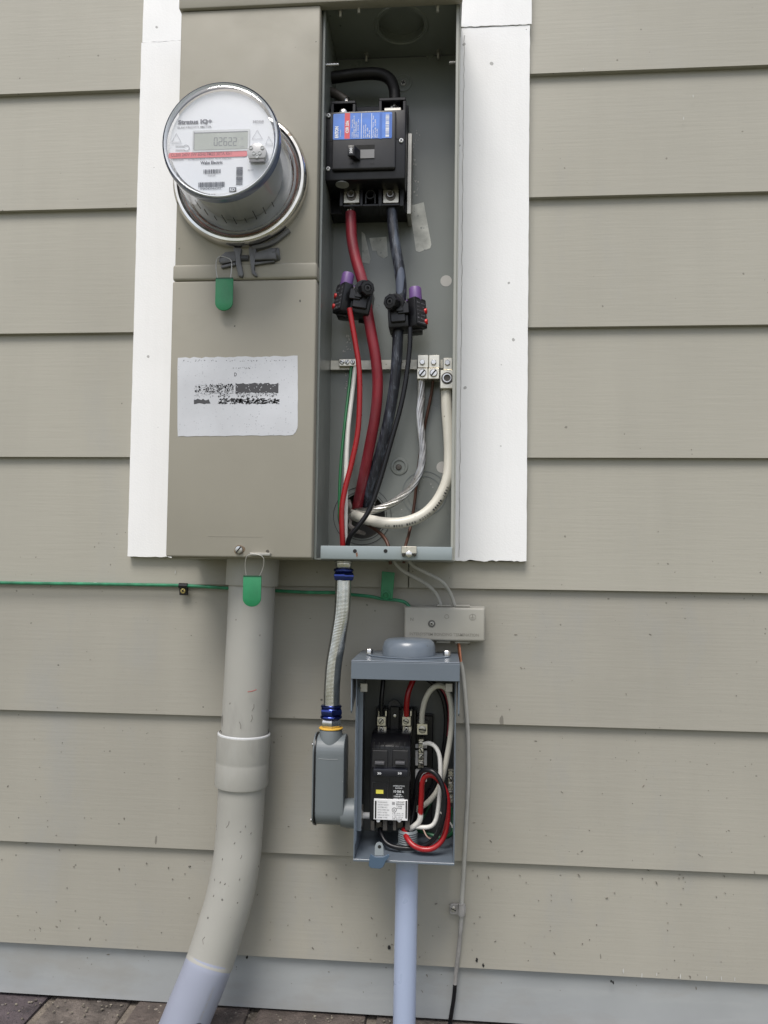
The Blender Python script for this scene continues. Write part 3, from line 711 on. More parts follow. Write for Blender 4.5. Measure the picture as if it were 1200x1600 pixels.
# clear cover: side wall, rounded shoulder, front pane, thick rim
bm = B(); lathe(bm, a2, axis, [(r0*.92, .002), (r0*.86, .009), (r1*1.01, .018), (r1*.985, L_-.005)], 72, cap=False); obj('cover_side', bm, M_GLASS2, MT)
bm = B(); lathe(bm, a2, axis, [(r1*.965, L_+.0015), (r1*.93, L_+.0030), (r1*.89, L_+.0035), (r1*.5, L_+.0041), (.0005, L_+.0043)], 72, cap=False); obj('cover_pane', bm, M_GLASS, MT)
M_RIMG = mat('cover_rim_plastic', (.70, .73, .78), .12, 0, var=.05, vscale=30, coat=.6, spec=.9)
bm = B(); lathe(bm, a2, axis, [(r1*.955, L_-.003), (r1*.925, L_-.001), (r1*.925, L_+.002), (r1*.955, L_+.004), (r1*.968, L_+.002), (r1*.968, L_-.003)], 72, cap=False); obj('cover_rim', bm, M_RIMG, MT)
bm = B(); lathe(bm, a2, axis, [(r1*.975, L_-.008), (r1*1.0, L_-.006), (r1*1.0, L_-.0005), (r1*.985, L_+.0025)], 72, cap=False)
obj('cover_edge', bm, mat('dark_blue_edge', (.12, .15, .24), .12, 0, coat=.8, spec=.9), MT)
for pa in (62, 178, 268):       # small moulded catches in the rim
    a, s, t = basis(axis); u = s*math.cos(R(pa))+t*math.sin(R(pa)); v = a.cross(u)
yt = P(346, 221, ya).y+.0027       # print plane
yt = (a2+axis*(L_-.0030)).y-.0006
def ml(s, x, y_, w_, h_, m_=M_INK, **k): return letters(s, x, y_, w_, h_, yt, m_, MT, **k)
ml('Stratus IQ+', 278, 195.5, 57, 8.5, bold=.045, m_= mat('bold_grey_print', (.10, .10, .12), .6))
ml('ELECTRICITY METER', 277.5, 200.8, 57, 3.2, M_INKG)
ml('sensus', 395, 191.5, 18, 3.6, M_INKG); ml('a xylem brand', 399, 194.3, 13, 1.4, M_INKG)
decal('display_frame', 301, 203, 390, 237, yt, mat('pale_frame', (.62, .63, .62), .4), MT, .0006, 1)
decal('display', 303.5, 207, 387, 233.5, yt-.0006, M_LCD, MT, .0003)
decal('display_border', 303.5, 206.2, 387, 207.2, yt-.0006, M_INKG, MT, .0006); decal('display_border', 302.7, 206.2, 303.8, 233.5, yt-.0006, M_INKG, MT, .0006)
SEG = {'0': 'abcdef', '2': 'abged', '6': 'afgedc'}
bm = B(); yl = yt-.0010
def seg7(ch, x, yb_, w_, h_):
    t_ = 1.5
    for s in SEG[ch]:
        if s == 'a': r_ = (x, yb_-h_, x+w_, yb_-h_+t_)
        if s == 'd': r_ = (x, yb_-t_, x+w_, yb_)
        if s == 'g': r_ = (x, yb_-h_/2-t_/2, x+w_, yb_-h_/2+t_/2)
        if s == 'f': r_ = (x-t_*.3, yb_-h_+t_, x+t_*.8, yb_-h_/2-t_*.3)
        if s == 'e': r_ = (x-t_*.5, yb_-h_/2+t_*.3, x+t_*.6, yb_-t_)
        if s == 'b': r_ = (x+w_-t_*.8, yb_-h_+t_, x+w_+t_*.3, yb_-h_/2-t_*.3)
        if s == 'c': r_ = (x+w_-t_*.8, yb_-h_/2+t_*.3, x+w_+t_*.3, yb_-t_)
        pbox(bm, *r_, yl, yl+.0002)
for i, ch in enumerate('02622'): seg7(ch, 334.5+i*7.5, 228, 5.2, 13.5)
obj('display_digits', bm, mat('lcd_segment', (.20, .21, .19), .5), MT)
letters('kWh', 376, 230, 6, 2.2, yl, M_INKG, MT); letters('%', 377, 218, 3, 3.4, yl, M_INKG, MT)
decal('red_band', 263.5, 237.2, 386, 246.2, yt, M_INKR, MT, .0002, 3)
letters('CL200 240V 3W 60Hz FM2S 30TA Kh1', 267, 245, 101, 5.6, yt-.0003, M_INKR2, MT)
ml('88804688', 270, 250.6, 18, 2.2, M_INKG); ml('DATAMATRIX MODEL 1715WAT   FCC ID: SDBIDTB001', 294, 250.2, 72, 2.2, M_INKG)
ml('Wake Electric', 313, 257, 37, 5.4, bold=.03)
bars(318, 264.5, 345, 271, yt, M_INK, MT, 15, seed=3); ml('*72730*', 323, 275.5, 16, 3, M_INKG)
bars(310, 284.5, 351, 292, yt, M_INK, MT, 30, seed=4); ml('*1N6042066392*', 309.5, 296.5, 41, 3.4)
bars(369, 260.5, 379, 288.5, yt, M_INK, MT, 20, vertical=False, seed=5)
ml('Service', 387, 266.5, 10, 2.2, M_INKG)
decal('mark_block', 358, 292.8, 369, 299.6, yt, M_INK, MT, .0001); letters('RD', 359.2, 298.6, 8.4, 4.8, yt-.00015, M_FACE, MT)
ml('ML V1.0', 325, 305, 12, 2, M_INKG)
bm = B()
def line(a, b_, w_=.55):
    p, q_ = P(*a, yt-.0001), P(*b_, yt-.0001); tube(bm, [p, q_], w_*S(yt)*.5, 4, raw=True)
for tri in (((268, 222), (275.5, 208), (283, 222)), ((394, 217), (402, 203), (410, 217)), ((415, 225), (420, 213), (426, 225))):
    for k in range(3): line(tri[k], tri[(k+1) % 3])
for y_ in (228.3, 234.2): line((274, y_), (288, y_), .9)
for k in range(14):
    a0, a1_ = R(-150+k*300/14), R(-150+(k+1)*300/14); line((291+4.6*math.cos(a0), 231+4.6*math.sin(a0)), (291+4.6*math.cos(a1_), 231+4.6*math.sin(a1_)), .9)
line((268, 225), (285, 225), .4); line((410, 228), (428, 228), .4)
obj('printed_symbol', bm, mat('pale_grey_print', (.52, .52, .53), .6), MT)
# optical port: round block with flat base and five recesses
bm = B(); c = P(401, 238, yt-.010); k = S(yt-.010); pts = []
for i in range(28):
    a = R(-38+256*i/27); pts.append((c.x+16*k*math.cos(a), c.z+16*k*math.sin(a)))
prism(bm, pts, yt-.010, yt, .0008, 2); port = obj('optical_port', bm, mat('port_grey', (.42, .42, .43), .35, .0, var=.08, coat=.3), MT)
for dx, dy in ((-10.5, -8.5), (10.5, -8.5), (-5, 1.5), (5.5, 1.2), (.5, 8)):
    c2 = P(401+dx*.85, 238+dy*.85, yt-.0101)
    obj('port_window', lathe(B(), c2, (0, -1, 0), [(3.2*k, 0), (3.2*k, .0006), (2.4*k, .0007), (2.2*k, .0003)], 16), M_MGREY, MT)
decal('port_foot', 390, 249.5, 413, 253.5, yt-.0085, mat('port_dark', (.16, .16, .17), .4), MT, .0012)
# cast clamp ends, tie screw and worn stubs under the ring
YM = -.135
def cl(bm, pix, yf=YM, yb=YM+.018, r=.0012): return prism(bm, ppoly(pix, yf), yf, yb, r, 2)
bm = B(); cl(bm, [(364, 386), (377, 387), (375, 398), (376, 410), (380, 428), (378, 433), (372, 431), (368, 412), (367, 396)]); cl(bm, [(352, 393), (368, 392), (368, 408), (346, 412), (341, 408), (343, 401)]); cl(bm, [(344, 415), (367, 409), (368, 414), (346, 419)])
obj('clamp_jaw', bm, M_CLAMP, MT)
bm = B(); cl(bm, [(388, 386), (400, 383), (399, 400), (397, 422), (402, 430), (399, 432), (393, 427), (390, 405)]); cl(bm, [(398, 394), (424, 386), (431, 388), (432, 405), (398, 406)], YM-.002, YM+.018, .002); cl(bm, [(397, 409), (428, 406.5), (429, 409), (397, 414)])
obj('clamp_jaw', bm, M_CLAMP, MT)
bm = B(); c = P(376, 404, YM+.006); pr = []
for k_ in range(8): pr += [(.0042, k_*.0014), (.0034, k_*.0014+.0007)]
lathe(bm, c, (1, 0, 0), pr, 16); obj('clamp_screw', bm, M_CLAMP, MT)
bm = B(); lathe(bm, P(426, 399, YM+.006), (1, 0, .12), [(.0075, 0), (.0082, .001), (.0082, .008), (.0066, .0095)], 14); obj('clamp_knob', bm, M_CLAMP, MT)
bm = B(); tube(bm, pp([(395, 388, -.133), (425, 380, -.132), (452, 360, -.131)]), .0032, 8); obj('clamp_lug', bm, M_CLAMP, MT)

# ------------------------------------------------------------------ green seals
def seal_tag(x0, y0, x1, y1, y, label, wire=None, square=False):
    a, b_, c, d = rect(x0, y0, x1, y1, y); root = thing('seal_tag', label, 'seal', ((a+b_)/2, y, d), 'green plastic utility seals')
    r = (b_-a)/2; pts = [(a, d), (a, c+r*.9)]+[((a+b_)/2-r*math.cos(t_), c+r*.9-r*.9*math.sin(t_)) for t_ in [math.pi*k/12 for k in range(1, 12)]]+[(b_, c+r*.9), (b_, d)]
    if square: pts = [(a, d), (a, c), (b_, c), (b_, d)]
    bm = B(); prism(bm, pts, y-.0022, y, .0006, 2); t_ = obj('tag_body', bm, M_TAG, root)
    if not square:
        obj('tag_edge', box(B(), a+.0004, b_-.0004, y-.0024, y+.0003, d-.0012, d+.0006), mat('dark_green_plastic', (.006, .07, .03), .4), root)
    if wire: obj('seal_wire', tube(B(), pp(wire), .00055, 6), M_PLATE, root)
    return root
seal_tag(337, 435.5, 364.5, 486, YM-.006, 'green seal tag hanging from the clamp under the round meter',
    [(340, 436, YM-.004), (338, 424, YM-.004), (338, 408, YM-.003), (343, 401, YM-.001), (352, 402, YM), (361, 407, YM), (362, 418, YM-.003), (360, 436, YM-.004)])
seal_tag(380, 900, 408.5, 948, YC-.004, 'green seal tag hanging by a wire loop in front of the wide pipe',
    [(385, 901, YC-.004), (383, 886, YC-.005), (385, 871, YC-.007), (392, 866, YC-.008), (405, 867, YC-.008), (412, 873, YC-.007), (411, 888, YC-.005), (405, 901, YC-.004)])

# ------------------------------------------------------------------ main breaker
y1 = -.098
BK = thing('main_breaker', 'black main breaker with blue and red label in the tall open compartment', 'circuit breaker', P(572, 335, YB))
bm = B(); pbox(bm, 513, 166, 637, 334, -.048, YB-.0002, .001, 1); obj('base_plate', bm, M_BLK, BK)
bm = B(); pbox(bm, 508.5, 173, 633.5, 280.5, y1, -.049, .0018, 2); body = obj('body', bm, M_BLK, BK)
bm = B(); pbox(bm, 509.5, 218, 633, 219.2, y1-.0003, y1, 0); obj('seam', bm, M_HOLE, BK)
bm = B(); pbox(bm, 518.5, 174.5, 618.5, 264, y1-.006, y1-.0002, .0022, 3); obj('front_panel', bm, M_BLK2, BK)
yp = y1-.0062
lab = decal('rating_label', 520.5, 176.5, 612.5, 217, yp, M_LBLUE, BK, .0002, 2, 'blue and red rating label with white print')
decal('label_stripe', 538.5, 176.7, 546.8, 216.8, yp-.0002, M_LRED, BK, .0001)
decal('label_stripe', 593, 176.7, 597, 216.8, yp-.0002, M_LBLUE2, BK, .0001); decal('label_stripe', 608.5, 178, 612, 216, yp-.0002, M_LBLUE2, BK, .0001)
for x in (564.3, 580.3): decal('label_rule', x, 177, x+.7, 216.5, yp-.0002, M_LWHITE, BK, .0001)
bars(602.5, 177.5, 608, 214, yp-.0003, M_LWHITE, BK, 22, vertical=False, seed=8)
def vl(s, x, y_, w_, h_, m_=M_LWHITE, bold=.02): return letters(s, x, y_, w_, h_, yp-.00035, m_, BK, angle=90, bold=bold)
vl('EATON', 528.8, 215.5, 19, 6, bold=.05); vl('Circuit Breaker', 532.5, 214, 12, 1.4); vl('CSR 25k', 544.7, 208, 21, 5, bold=.04)
for x, s, w_ in ((551.3, '2 Pole      Type CSR', 30), (554, '120/240 V~ 60/75 C', 36), (557, 'Cat. CSR2200N', 26), (560.5, '200 A  HACR Type', 30), (569, 'Interrupting Rating', 20), (572, 'Max. RMS Sym. Amps', 22), (575, '25k   240', 16), (578, '60 Hz', 12), (584, 'Torque   Wire   Size', 36), (587, '250 in-lb  4-250', 30), (590, 'Cu / Al', 14)):
    vl(s, x, 215, w_, 2)
screw(513.5, 181, y1-.0002, 3.3, BK, M_LWHITE, 2, 'cross'); screw(513, 264, y1-.0002, 3.3, BK, M_LWHITE, 2, 'cross'); screw(627, 220, y1-.0004, 3.5, BK, M_LWHITE, 2, 'cross')
# toggle well and toggle
bm = B(); pbox(bm, 545, 226.5, 585, 247.5, yp-.0004, yp, 0); obj('toggle_well', bm, M_HOLE, BK)
bm = B(); pbox(bm, 563, 233.5, 585, 247, yp-.0009, yp-.0005, 0); obj('toggle_slide', bm, mat('mid_grey_plastic', (.16, .16, .165), .5), BK)
bm = B(); a_, b_, c_, d_ = rect(543, 226.5, 554, 243, yp-.012); box(bm, a_, b_, yp-.012, yp-.0006, c_, d_, .001, 2)
for v in bm.verts:
    if v.co.y > yp-.005: v.co.x += .006
    if v.co.y > yp-.005: v.co.z -= .001
obj('toggle', bm, M_BLK, BK); letters('200', 550.5, 239.5, 9, 4.5, yp-.0122, M_LWHITE, BK, angle=90)
letters('ON', 546, 257.5, 6.5, 3.5, yp, M_BLK, BK); letters('OFF', 578.5, 257.5, 7, 3.5, yp, M_BLK, BK)
# round maker's disc on the underside
zz = rect(508.5, 173, 633.5, 280.5, y1)[2]; c = PZ(533.5, 283.5, zz-.0004)
c = Vector((c.x, max(c.y, y1+.010), zz-.0002)); obj('disc', lathe(B(), c, (0, 0, -1), [(.0088, 0), (.0088, .0006), (.0062, .0006), (.006, .0003)], 28), mat('grey_disc', (.30, .31, .31), .45), BK)
# lower terminals
yl_ = -.070
bm = B()
for a0, a1_ in ((530.5, 536), (562.5, 567), (591, 597), (624.5, 631)): pbox(bm, a0, 290, a1_, 322, yl_-.004, -.0485, .0006, 1)
pbox(bm, 536, 318.5, 625, 322, yl_-.003, -.0485, .0006, 1); obj('terminal_guard', bm, M_BLK, BK)
bm = B()
lathe(bm, P(578.5, 303.5, yl_-.002), (0, -1, 0), [(7.4*S(yl_), -.01), (7.4*S(yl_), 0), (5.8*S(yl_), 0), (5.8*S(yl_), -.01)], 24, cap=False)
pbox(bm, 570.5, 303, 572.5, 318, yl_-.002, -.05); pbox(bm, 585, 303, 587, 318, yl_-.002, -.05); obj('mounting_boss', bm, M_BLK2, BK)
for cx in (549.5, 611): 
    bm = B(); pbox(bm, cx-13, 294.5, cx+12.7, 317.5, yl_, -.049, .0009, 1); obj('lug', bm, M_ALU, BK)
    screw(cx-.5, 305.5, yl_-.0002, 8.2, BK, M_DARKST, 1.2, 'socket', name='lug_screw')
    obj('socket_rim', lathe(B(), P(cx-1, 304.5, yl_-.0003), (0, -1, 0), [(5.6*S(yl_), 0), (5.6*S(yl_), .0035), (3.9*S(yl_), .0035), (3.9*S(yl_), 0)], 20, cap=False), M_STEEL, BK)
# upper terminals
for x0, x1_, yy in ((517, 555.5, 157), (592, 634, 152)):
    bm = B(); yq = -.080
    pbox(bm, x0, yy, x1_, yy+5, yq, -.0485, .0008, 1); pbox(bm, x0, yy+5.2, x0+4.5, 178, yq, -.0485, .0004, 1); pbox(bm, x1_-4.5, yy+5.2, x1_, 178, yq, -.0485, .0004, 1)
    pbox(bm, x0+5, yy+5.2, x1_-5, 178, -.052, -.0485)
    obj('terminal_guard', bm, M_BLK, BK)
bm = B(); pbox(bm, 600, 167.5, 627, 173, -.074, -.053, .0008, 1); obj('lug', bm, M_ALU, BK)
obj('lug_screw', lathe(B(), P(536, 175, -.079), (0, -1, 0), [(6*S(-.08), -.01), (6*S(-.08), 0), (4*S(-.08), .001)], 20), M_STEEL, BK)
# steel bracket beside the breaker and thin grey barrier on its left
bm = B(); pbox(bm, 636.5, 208, 643, 334, -.060, YB-.0004, .0005, 1); obj('mounting_bracket', bm, M_PLATE, BK)
bm = B()
vts = [P(503, 268, -.11), P(504, 300, -.10), P(519, 327, -.03), P(519, 284, -.03)]
vv = [bm.verts.new(v) for v in vts]+[bm.verts.new(v+Vector((.001, 0, 0))) for v in vts]
for f in ((0, 1, 2, 3), (7, 6, 5, 4), (0, 4, 5, 1), (1, 5, 6, 2), (2, 6, 7, 3), (3, 7, 4, 0)): bm.faces.new([vv[i] for i in f])
obj('barrier_plate', bm, M_PLATE, BK)

# ------------------------------------------------------------------ cables of the tall compartment
def cable(pix, rpx, m_, label, name='power_cable', cat='cable', ends=None, n=14, group=None, rad=None):
    pts = pp(pix); r = rad or rpx*S(sum(q[2] for q in pix)/len(pix))
    if ends is None:
        return solo(name, tube(B(), pts, r, n), m_, label, cat, pts[-1], group)
    root = thing(name, label, cat, pts[-1], group); obj('insulation', tube(B(), pts, r, n), m_, root)
    for e in ends: obj('bare_strands', strands(B(), pp(e), r*.82, 8, .05), M_STEEL, root)
    return root
cable([(500, 122, -.060), (522, 121, -.060), (560, 116, -.060), (590, 115.5, -.060), (608, 123, -.061), (616, 140, -.063), (617, 163, -.065)], 9, M_BCAB2,
    'thick black cable bent over the top of the main breaker', ends=[[(617, 160, -.065), (617, 170, -.067)]], n=18)
cable([(499, 141, -.066), (514, 143, -.066), (528, 149, -.068), (541, 158, -.070)], 7.2, mat('dusty_brown_black', (.05, .042, .035), .55, var=.2, vscale=30),
    'dusty dark cable stub entering the left terminal of the main breaker', ends=[[(540, 157, -.070), (543, 165, -.072)]])
cable([(548, 333, -.062), (548.5, 350, -.064), (550, 375, -.066), (556, 405, -.068), (564, 432, -.070), (570, 455, -.070), (574, 485, -.070), (580, 520, -.068), (587, 560, -.066), (590, 600, -.062), (587, 645, -.058), (578, 695, -.050), (568, 745, -.042), (559, 788, -.022), (556, 798, -.008)],
    8.6, M_RED_D, 'thick dark red cable curving down from the main breaker', ends=[[(549.5, 316, -.060), (548, 335, -.062)]], n=18)
cable([(612, 322, -.062), (613, 345, -.064), (617, 380, -.066), (624, 420, -.068), (627, 450, -.068), (625, 480, -.067), (622, 520, -.065), (620, 560, -.063), (615, 610, -.058), (605, 665, -.052), (592, 715, -.044), (579, 757, -.036), (574, 785, -.020), (572, 796, -.008)],
    8.6, M_BCAB, 'thick scuffed black cable curving down from the main breaker', ends=[[(611, 316, -.061), (612, 325, -.062)]], n=18)
cable([(546, 482, -.088), (550, 505, -.088), (556, 540, -.088), (561, 575, -.088), (562, 620, -.087), (559, 675, -.086), (549, 725, -.085), (539, 765, -.085), (534, 800, -.085), (535.5, 850, -.082), (537, 880, -.075)],
    4.3, M_RED, 'thin bright red wire from the left tap connector to the box floor', 'wire', 'wire')
cable([(641, 512, -.086), (640, 545, -.086), (634, 595, -.086), (625, 640, -.086), (611, 690, -.086), (594, 750, -.086), (578, 795, -.087), (560, 822, -.088), (545, 843, -.084), (540, 880, -.075)],
    3.9, M_BWIRE, 'thin shiny black wire from the right tap connector to the box floor', 'wire', 'wire')
cable([(549, 572, -.034), (546, 600, -.040), (539, 660, -.055), (533, 720, -.066), (530.5, 770, -.070), (531, 810, -.070), (538, 842, -.072), (538.5, 880, -.074)],
    2.4, M_GWIRE, 'thin green wire running down the left wall of the tall compartment', 'wire', 'wire')
cable([(555, 573, -.034), (551, 610, -.045), (544, 670, -.060), (541, 730, -.070), (540, 790, -.073), (539.5, 830, -.074), (539, 880, -.074)],
    3.6, M_WWIRE, 'thin white wire half hidden behind the bright red wire', 'wire', 'wire')
ts = [(658, 592, yb2-.009), (658, 620, -.040), (656, 645, -.042), (657, 665, -.044), (659.5, 690, -.046), (660, 715, -.048), (655, 740, -.050), (638, 767, -.051), (610, 788, -.052), (580, 798, -.048), (560, 799, -.030), (552, 800, -.012)]
root = solo('bare_wire', strands(B(), pp(ts), 5.8*S(-.045), 7, .12, 8), mat('bright_aluminium', (.62, .61, .60), .32, 1, var=.18, vscale=60), 'twisted bare aluminium wire looping from the bar to the back opening', 'wire', P(*ts[-1]))
cable([(677, 592, yb2-.009), (674, 615, -.035), (668, 645, -.032), (659, 690, -.028), (652, 745, -.028), (647, 790, -.030), (640, 830, -.050), (633, 856, -.075), (631, 880, -.080)],
    2.4, M_BROWN, 'slim brown copper wire dropping behind the twisted aluminium wire', 'ground_wire', 'wire')
cable([(571, 818, -.03), (583, 825, -.05), (595, 834, -.06), (604, 846, -.07), (608, 860, -.075), (610, 882, -.075)],
    2.8, M_BROWN, 'short brown copper wire curling to the middle of the bottom lip', 'ground_wire', 'wire')
wc = [(697, 603, yb2-.014), (698, 640, -.048), (701, 680, -.050), (702, 715, -.052), (699, 748, -.056), (685, 780, -.060), (662, 804, -.064), (632, 816, -.066), (602, 817, -.064), (575, 812, -.055), (556, 806, -.035), (550, 803, -.010)]
wroot = cable(wc, 8.6, M_WCAB, 'thick cream cable sweeping in a wide curve above the bottom lip', ends=[[(697.5, 600, yb2-.014), (697.5, 606, yb2-.014)]], n=18)
# print on the cream cable, one character after the other along its lower front side, read upside down
pth = spline(pp(wc), 40); rc = 8.6*S(-.052)
txt = 'CH 1E80 1E80 02:20 11-11 2185'
i0 = min(range(len(pth)), key=lambda i: (pth[i]-P(598, 819, -.064)).length); d = 0; idx = i0
for ch in txt:
    step = 3.8*S(-.06); d = 0
    while d < step and idx > 2: d += (pth[idx]-pth[idx-1]).length; idx -= 1
    if ch == ' ': continue
    tg = (pth[idx-1]-pth[idx+1]); tg = Vector((tg.x, 0, tg.z)).normalized()
    up = Vector((tg.z, 0, -tg.x)); up = up if up.z < 0 else -up
    o_ = (Vector((0, -1, 0))*.82-Vector((-tg.z, 0, tg.x))*.57*(1 if tg.x > 0 else -1)).normalized()
    out_v = o_ if o_.z < 0 else Vector((-o_.x, o_.y, -o_.z)); 
    v = (-up).cross(Vector((0, 0, 0))) if False else (Vector((0, -1, 0))*.57-Vector((-tg.z, 0, tg.x))*-.82*(1 if tg.x > 0 else -1))
    v = (out_v.cross(tg)).normalized()
    letters(ch, 0, 0, 2.4, 4.2, -.06, M_INK, wroot, facing=(pth[idx]+out_v*rc*1.02-v*2*S(-.06), tg, v), name='cable_print')
# torn grey collar where the conductors leave the wall
cc = P(548, 800, YB-.006)
bm = B(); q = random.Random(4)
tube(bm, [P(545+3*q.random(), 782+i*5, YB-.012-.006*math.sin(i)) for i in range(9)]+[P(556, 829, YB-.018), P(570, 834, YB-.012)], lambda t: .0022+.0015*math.sin(t*9)**2, 7)
solo('sealing_putty', bm, mat('grey_putty', (.20, .18, .165), .8, var=.3, vscale=80, bump=(200, .6, .002)), 'lumpy grey putty round the cables at the back opening', 'putty', cc)

# ------------------------------------------------------------------ tap connectors
def tap(cx, cy, y, mir, tilt, label):
    k = S(y); c = P(cx, cy, y); root = thing('tap_connector', label, 'connector', c, 'tap connectors clamped on the thick cables')
    ry = Matrix.Rotation(R(tilt), 3, 'Y')
    def pl(bm):
        for v in bm.verts:
            q = Vector((v.co.x*mir, v.co.y, v.co.z))*k; v.co = ry @ q
        return bm
    def part(n, bm, m_): return obj(n, pl(bm), m_, root, local=True)
    b = B(); box(b, -4, 28, -12, 26, -25, 17, 2.5, 2); box(b, 0, 24, -17, -11, -18, 12, 1.5, 1); box(b, -6, 12, -20, -10, -6, 10, 1, 1); box(b, 3, 14, -22, -18, -3, 2, .6, 1); box(b, 8, 26, 22, 27, -28, 20, 1, 1)
    part('clamp_body', b, M_BLK)
    rz = Matrix.Rotation(R(38), 3, 'Z')
    b = B(); box(b, -27, -6, -14, 14, -26, 21, 2.2, 2, rot=rz); box(b, -25, -2, 0, 22, -30, -22, 2, 2); part('fuse_block', b, M_BLK)
    # label plate on the outer slanting face
    def slant(bm2):
        bmesh.ops.rotate(bm2, verts=bm2.verts, cent=Vector((-16.5, 0, -2.5)), matrix=rz); return bm2
    b = B(); box(b, -27.6, -27.1, -12, 12, -22, 17, 0); part('label_plate', slant(b), mat('grey_black_label', (.035, .035, .04), .45))
    q = random.Random(cx); b = B()
    for r_ in range(6):
        x = -10
        while x < 9:
            w_ = q.uniform(.8, 3.4)
            if q.random() < .75: box(b, -27.9, -27.65, x, x+w_, -20+r_*6.2, -20+r_*6.2+q.uniform(1, 2.6))
            x += w_+1.2
    part('label_print', slant(b), mat('faded_white_print', (.16, .16, .18), .6))
    ax = Vector((.45, -1, -.12))
    b = B(); lathe(b, (15, -14, 12), ax, [(15, -4), (15.5, 0), (15, 2.5), (12, 2.6), (11.5, 5)], 28); part('knob_collar', b, M_BLK2)
    b = B(); lathe(b, Vector((15, -14, 12))+ax.normalized()*5, ax, [(11.5, 0), (12.2, 2), (12.2, 12), (10.5, 14.5), (6.2, 14.8), (5.8, 12)], 8); part('shear_knob', b, M_BLK)
    b = B(); lathe(b, Vector((15, -14, 12))+ax.normalized()*16, ax, [(5.6, 0), (5.0, 3), (2.5, 3.2), (2.2, 1)], 12); part('knob_core', b, M_BLK2)
    b = B(); lathe(b, (-17, 0, 18), (0, 0, 1), [(10.2, -8), (10.2, 0), (9.6, 20), (8.6, 22), (7, 22.4)], 24); box(b, -20, -2, -8, 8, 17, 19.6, .5, 1); part('rubber_boot', b, M_PURP)
    for z0 in (2, -15):
        b = B(); lathe(b, (-27, 3, z0), (-1, -.15, 0), [(4.4, -8), (4.4, 6), (3.6, 7)], 14); part('test_button', b, M_REDP)
    return root
tap(554, 468, -.072, 1, 9, 'black tap connector with purple boot clamped on the dark red cable')
tap(634, 490, -.071, -1, -4, 'black tap connector with purple boot clamped on the scuffed black cable')

# ================================================================== WIDE PIPE
WP = thing('service_pipe', 'wide tan painted service pipe curving down to bare grey at the foot', 'pipe', P(300, 1600, -.10))
yw = -.062
k = S(yw-.03)
xs_ = [(396, 868), (392, 960), (388, 1040), (384, 1110), (381, 1170), (378, 1230), (374, 1300), (369, 1350), (358, 1405), (343, 1455), (331, 1493), (326, 1507), (313, 1540), (297, 1578), (280, 1620), (262, 1665)]
def yat(i): return yw-(0 if i < 7 else (i-6)*.0035)
ctr = [P(a, b_, yat(i)) for i, (a, b_) in enumerate(xs_)]
pr_ = 36.6*S(yw-.005)
obj('pipe_body', tube(B(), ctr[:12], pr_*1.004, 40), M_PVC, WP)
obj('bare_end', tube(B(), ctr[10:], lambda t: pr_*(.985 if t < .17 else 1.0), 40), M_PVCR, WP, 'unpainted grey foot of the pipe')
bm = B(); p0, p1 = P(396.3, 860, yw), P(394, 915, yw); lathe(bm, p0, p1-p0, [(pr_*1.12, 0), (pr_*1.14, (p1-p0).length*.97), (pr_*1.11, (p1-p0).length), (pr_, (p1-p0).length)], 40, cap=False); obj('socket_end', bm, M_PVC, WP)
p0, p1 = P(381.5, 1146, yw), P(377, 1226, yw); L2 = (p1-p0).length
bm = B(); lathe(bm, p0, p1-p0, [(pr_*1.01, -.0012), (pr_*1.10, 0), (pr_*1.135, .0012), (pr_*1.14, L2*.5), (pr_*1.125, L2*.53), (pr_*1.13, L2*.55), (pr_*1.14, L2-.003), (pr_*1.12, L2), (pr_*1.0, L2)], 48, cap=False); obj('coupling', bm, M_PVC, WP, angle=20)
bm = B(); lathe(bm, p0, p1-p0, [(pr_*1.075, -.0016), (pr_*1.125, -.0006), (pr_*1.13, .0008), (pr_*1.10, .0012)], 48, cap=False); obj('glue_bead', bm, mat('clear_glue', (.52, .53, .54), .3), WP)
obj('scratch_mark', tube(B(), [P(387, 1081, yw-.0347), P(394, 1080, yw-.0342), P(401, 1077.5, yw-.0330)], .0007, 5), mat('red_scuff', (.30, .10, .09), .7), WP)
pm = P(343, 1561, yat(13)); dr = (ctr[13]-ctr[12]).normalized()
side = Vector((-dr.z, 0, dr.x)); side = side if side.x > 0 else -side
ov = (side*.62+Vector((0, -1, 0))*.78).normalized()
c = ctr[13]+ov*pr_*1.02; a_ = -dr; b_ = ov.cross(-dr).normalized()
# knocks and scratches on the painted pipe, laid on its curved face
bm = B(); q = random.Random(8)
pl_ = spline(ctr, 12)
for k in range(24):
    i = q.randrange(4, 118); a = q.gauss(0, .7); L = q.choice((1, 1, 2, 4)); pts = []
    for j in range(3):
        cc_ = pl_[min(i, len(pl_)-2)]; tg = (pl_[min(i, len(pl_)-2)+1]-cc_).normalized(); sd_ = tg.cross(Vector((0, 1, 0))).normalized(); fw = sd_.cross(tg)
        fw = fw if fw.y < 0 else -fw; aa = a+j*.02*L*q.uniform(-1, 1)
        pts.append(cc_+(fw*math.cos(aa)+sd_*math.sin(aa))*pr_*1.003+tg*j*.0011*L)
    tube(bm, pts, .0004 if L > 1 else .0006, 5, raw=True)
o = obj('knock_mark', bm, mat('dark_scuff', (.17, .16, .145), .8), WP); o['kind'] = 'stuff'
bm = B()
for r_ in (7.0, 8.0):
    tube(bm, [c+(a_*math.cos(2*math.pi*i/24)+b_*math.sin(2*math.pi*i/24))*r_*S(-.09)*.95+ov*.0002*0 for i in range(25)], .0003, 4, raw=True)
obj('printed_mark', bm, M_INK, WP)
letters('UL', 0, 0, 9, 7, -.09, M_INK, WP, facing=(c-a_*.003-b_*.0035*-1+ov*.0006, b_*-1, a_), name='printed_mark')
letters('SCH 40  2 IN  RIGID PVC', 0, 0, 52, 3.2, -.09, M_INKG, WP, facing=(c+a_*.010+b_*.000+ov*.0006, a_, b_), name='printed_mark')

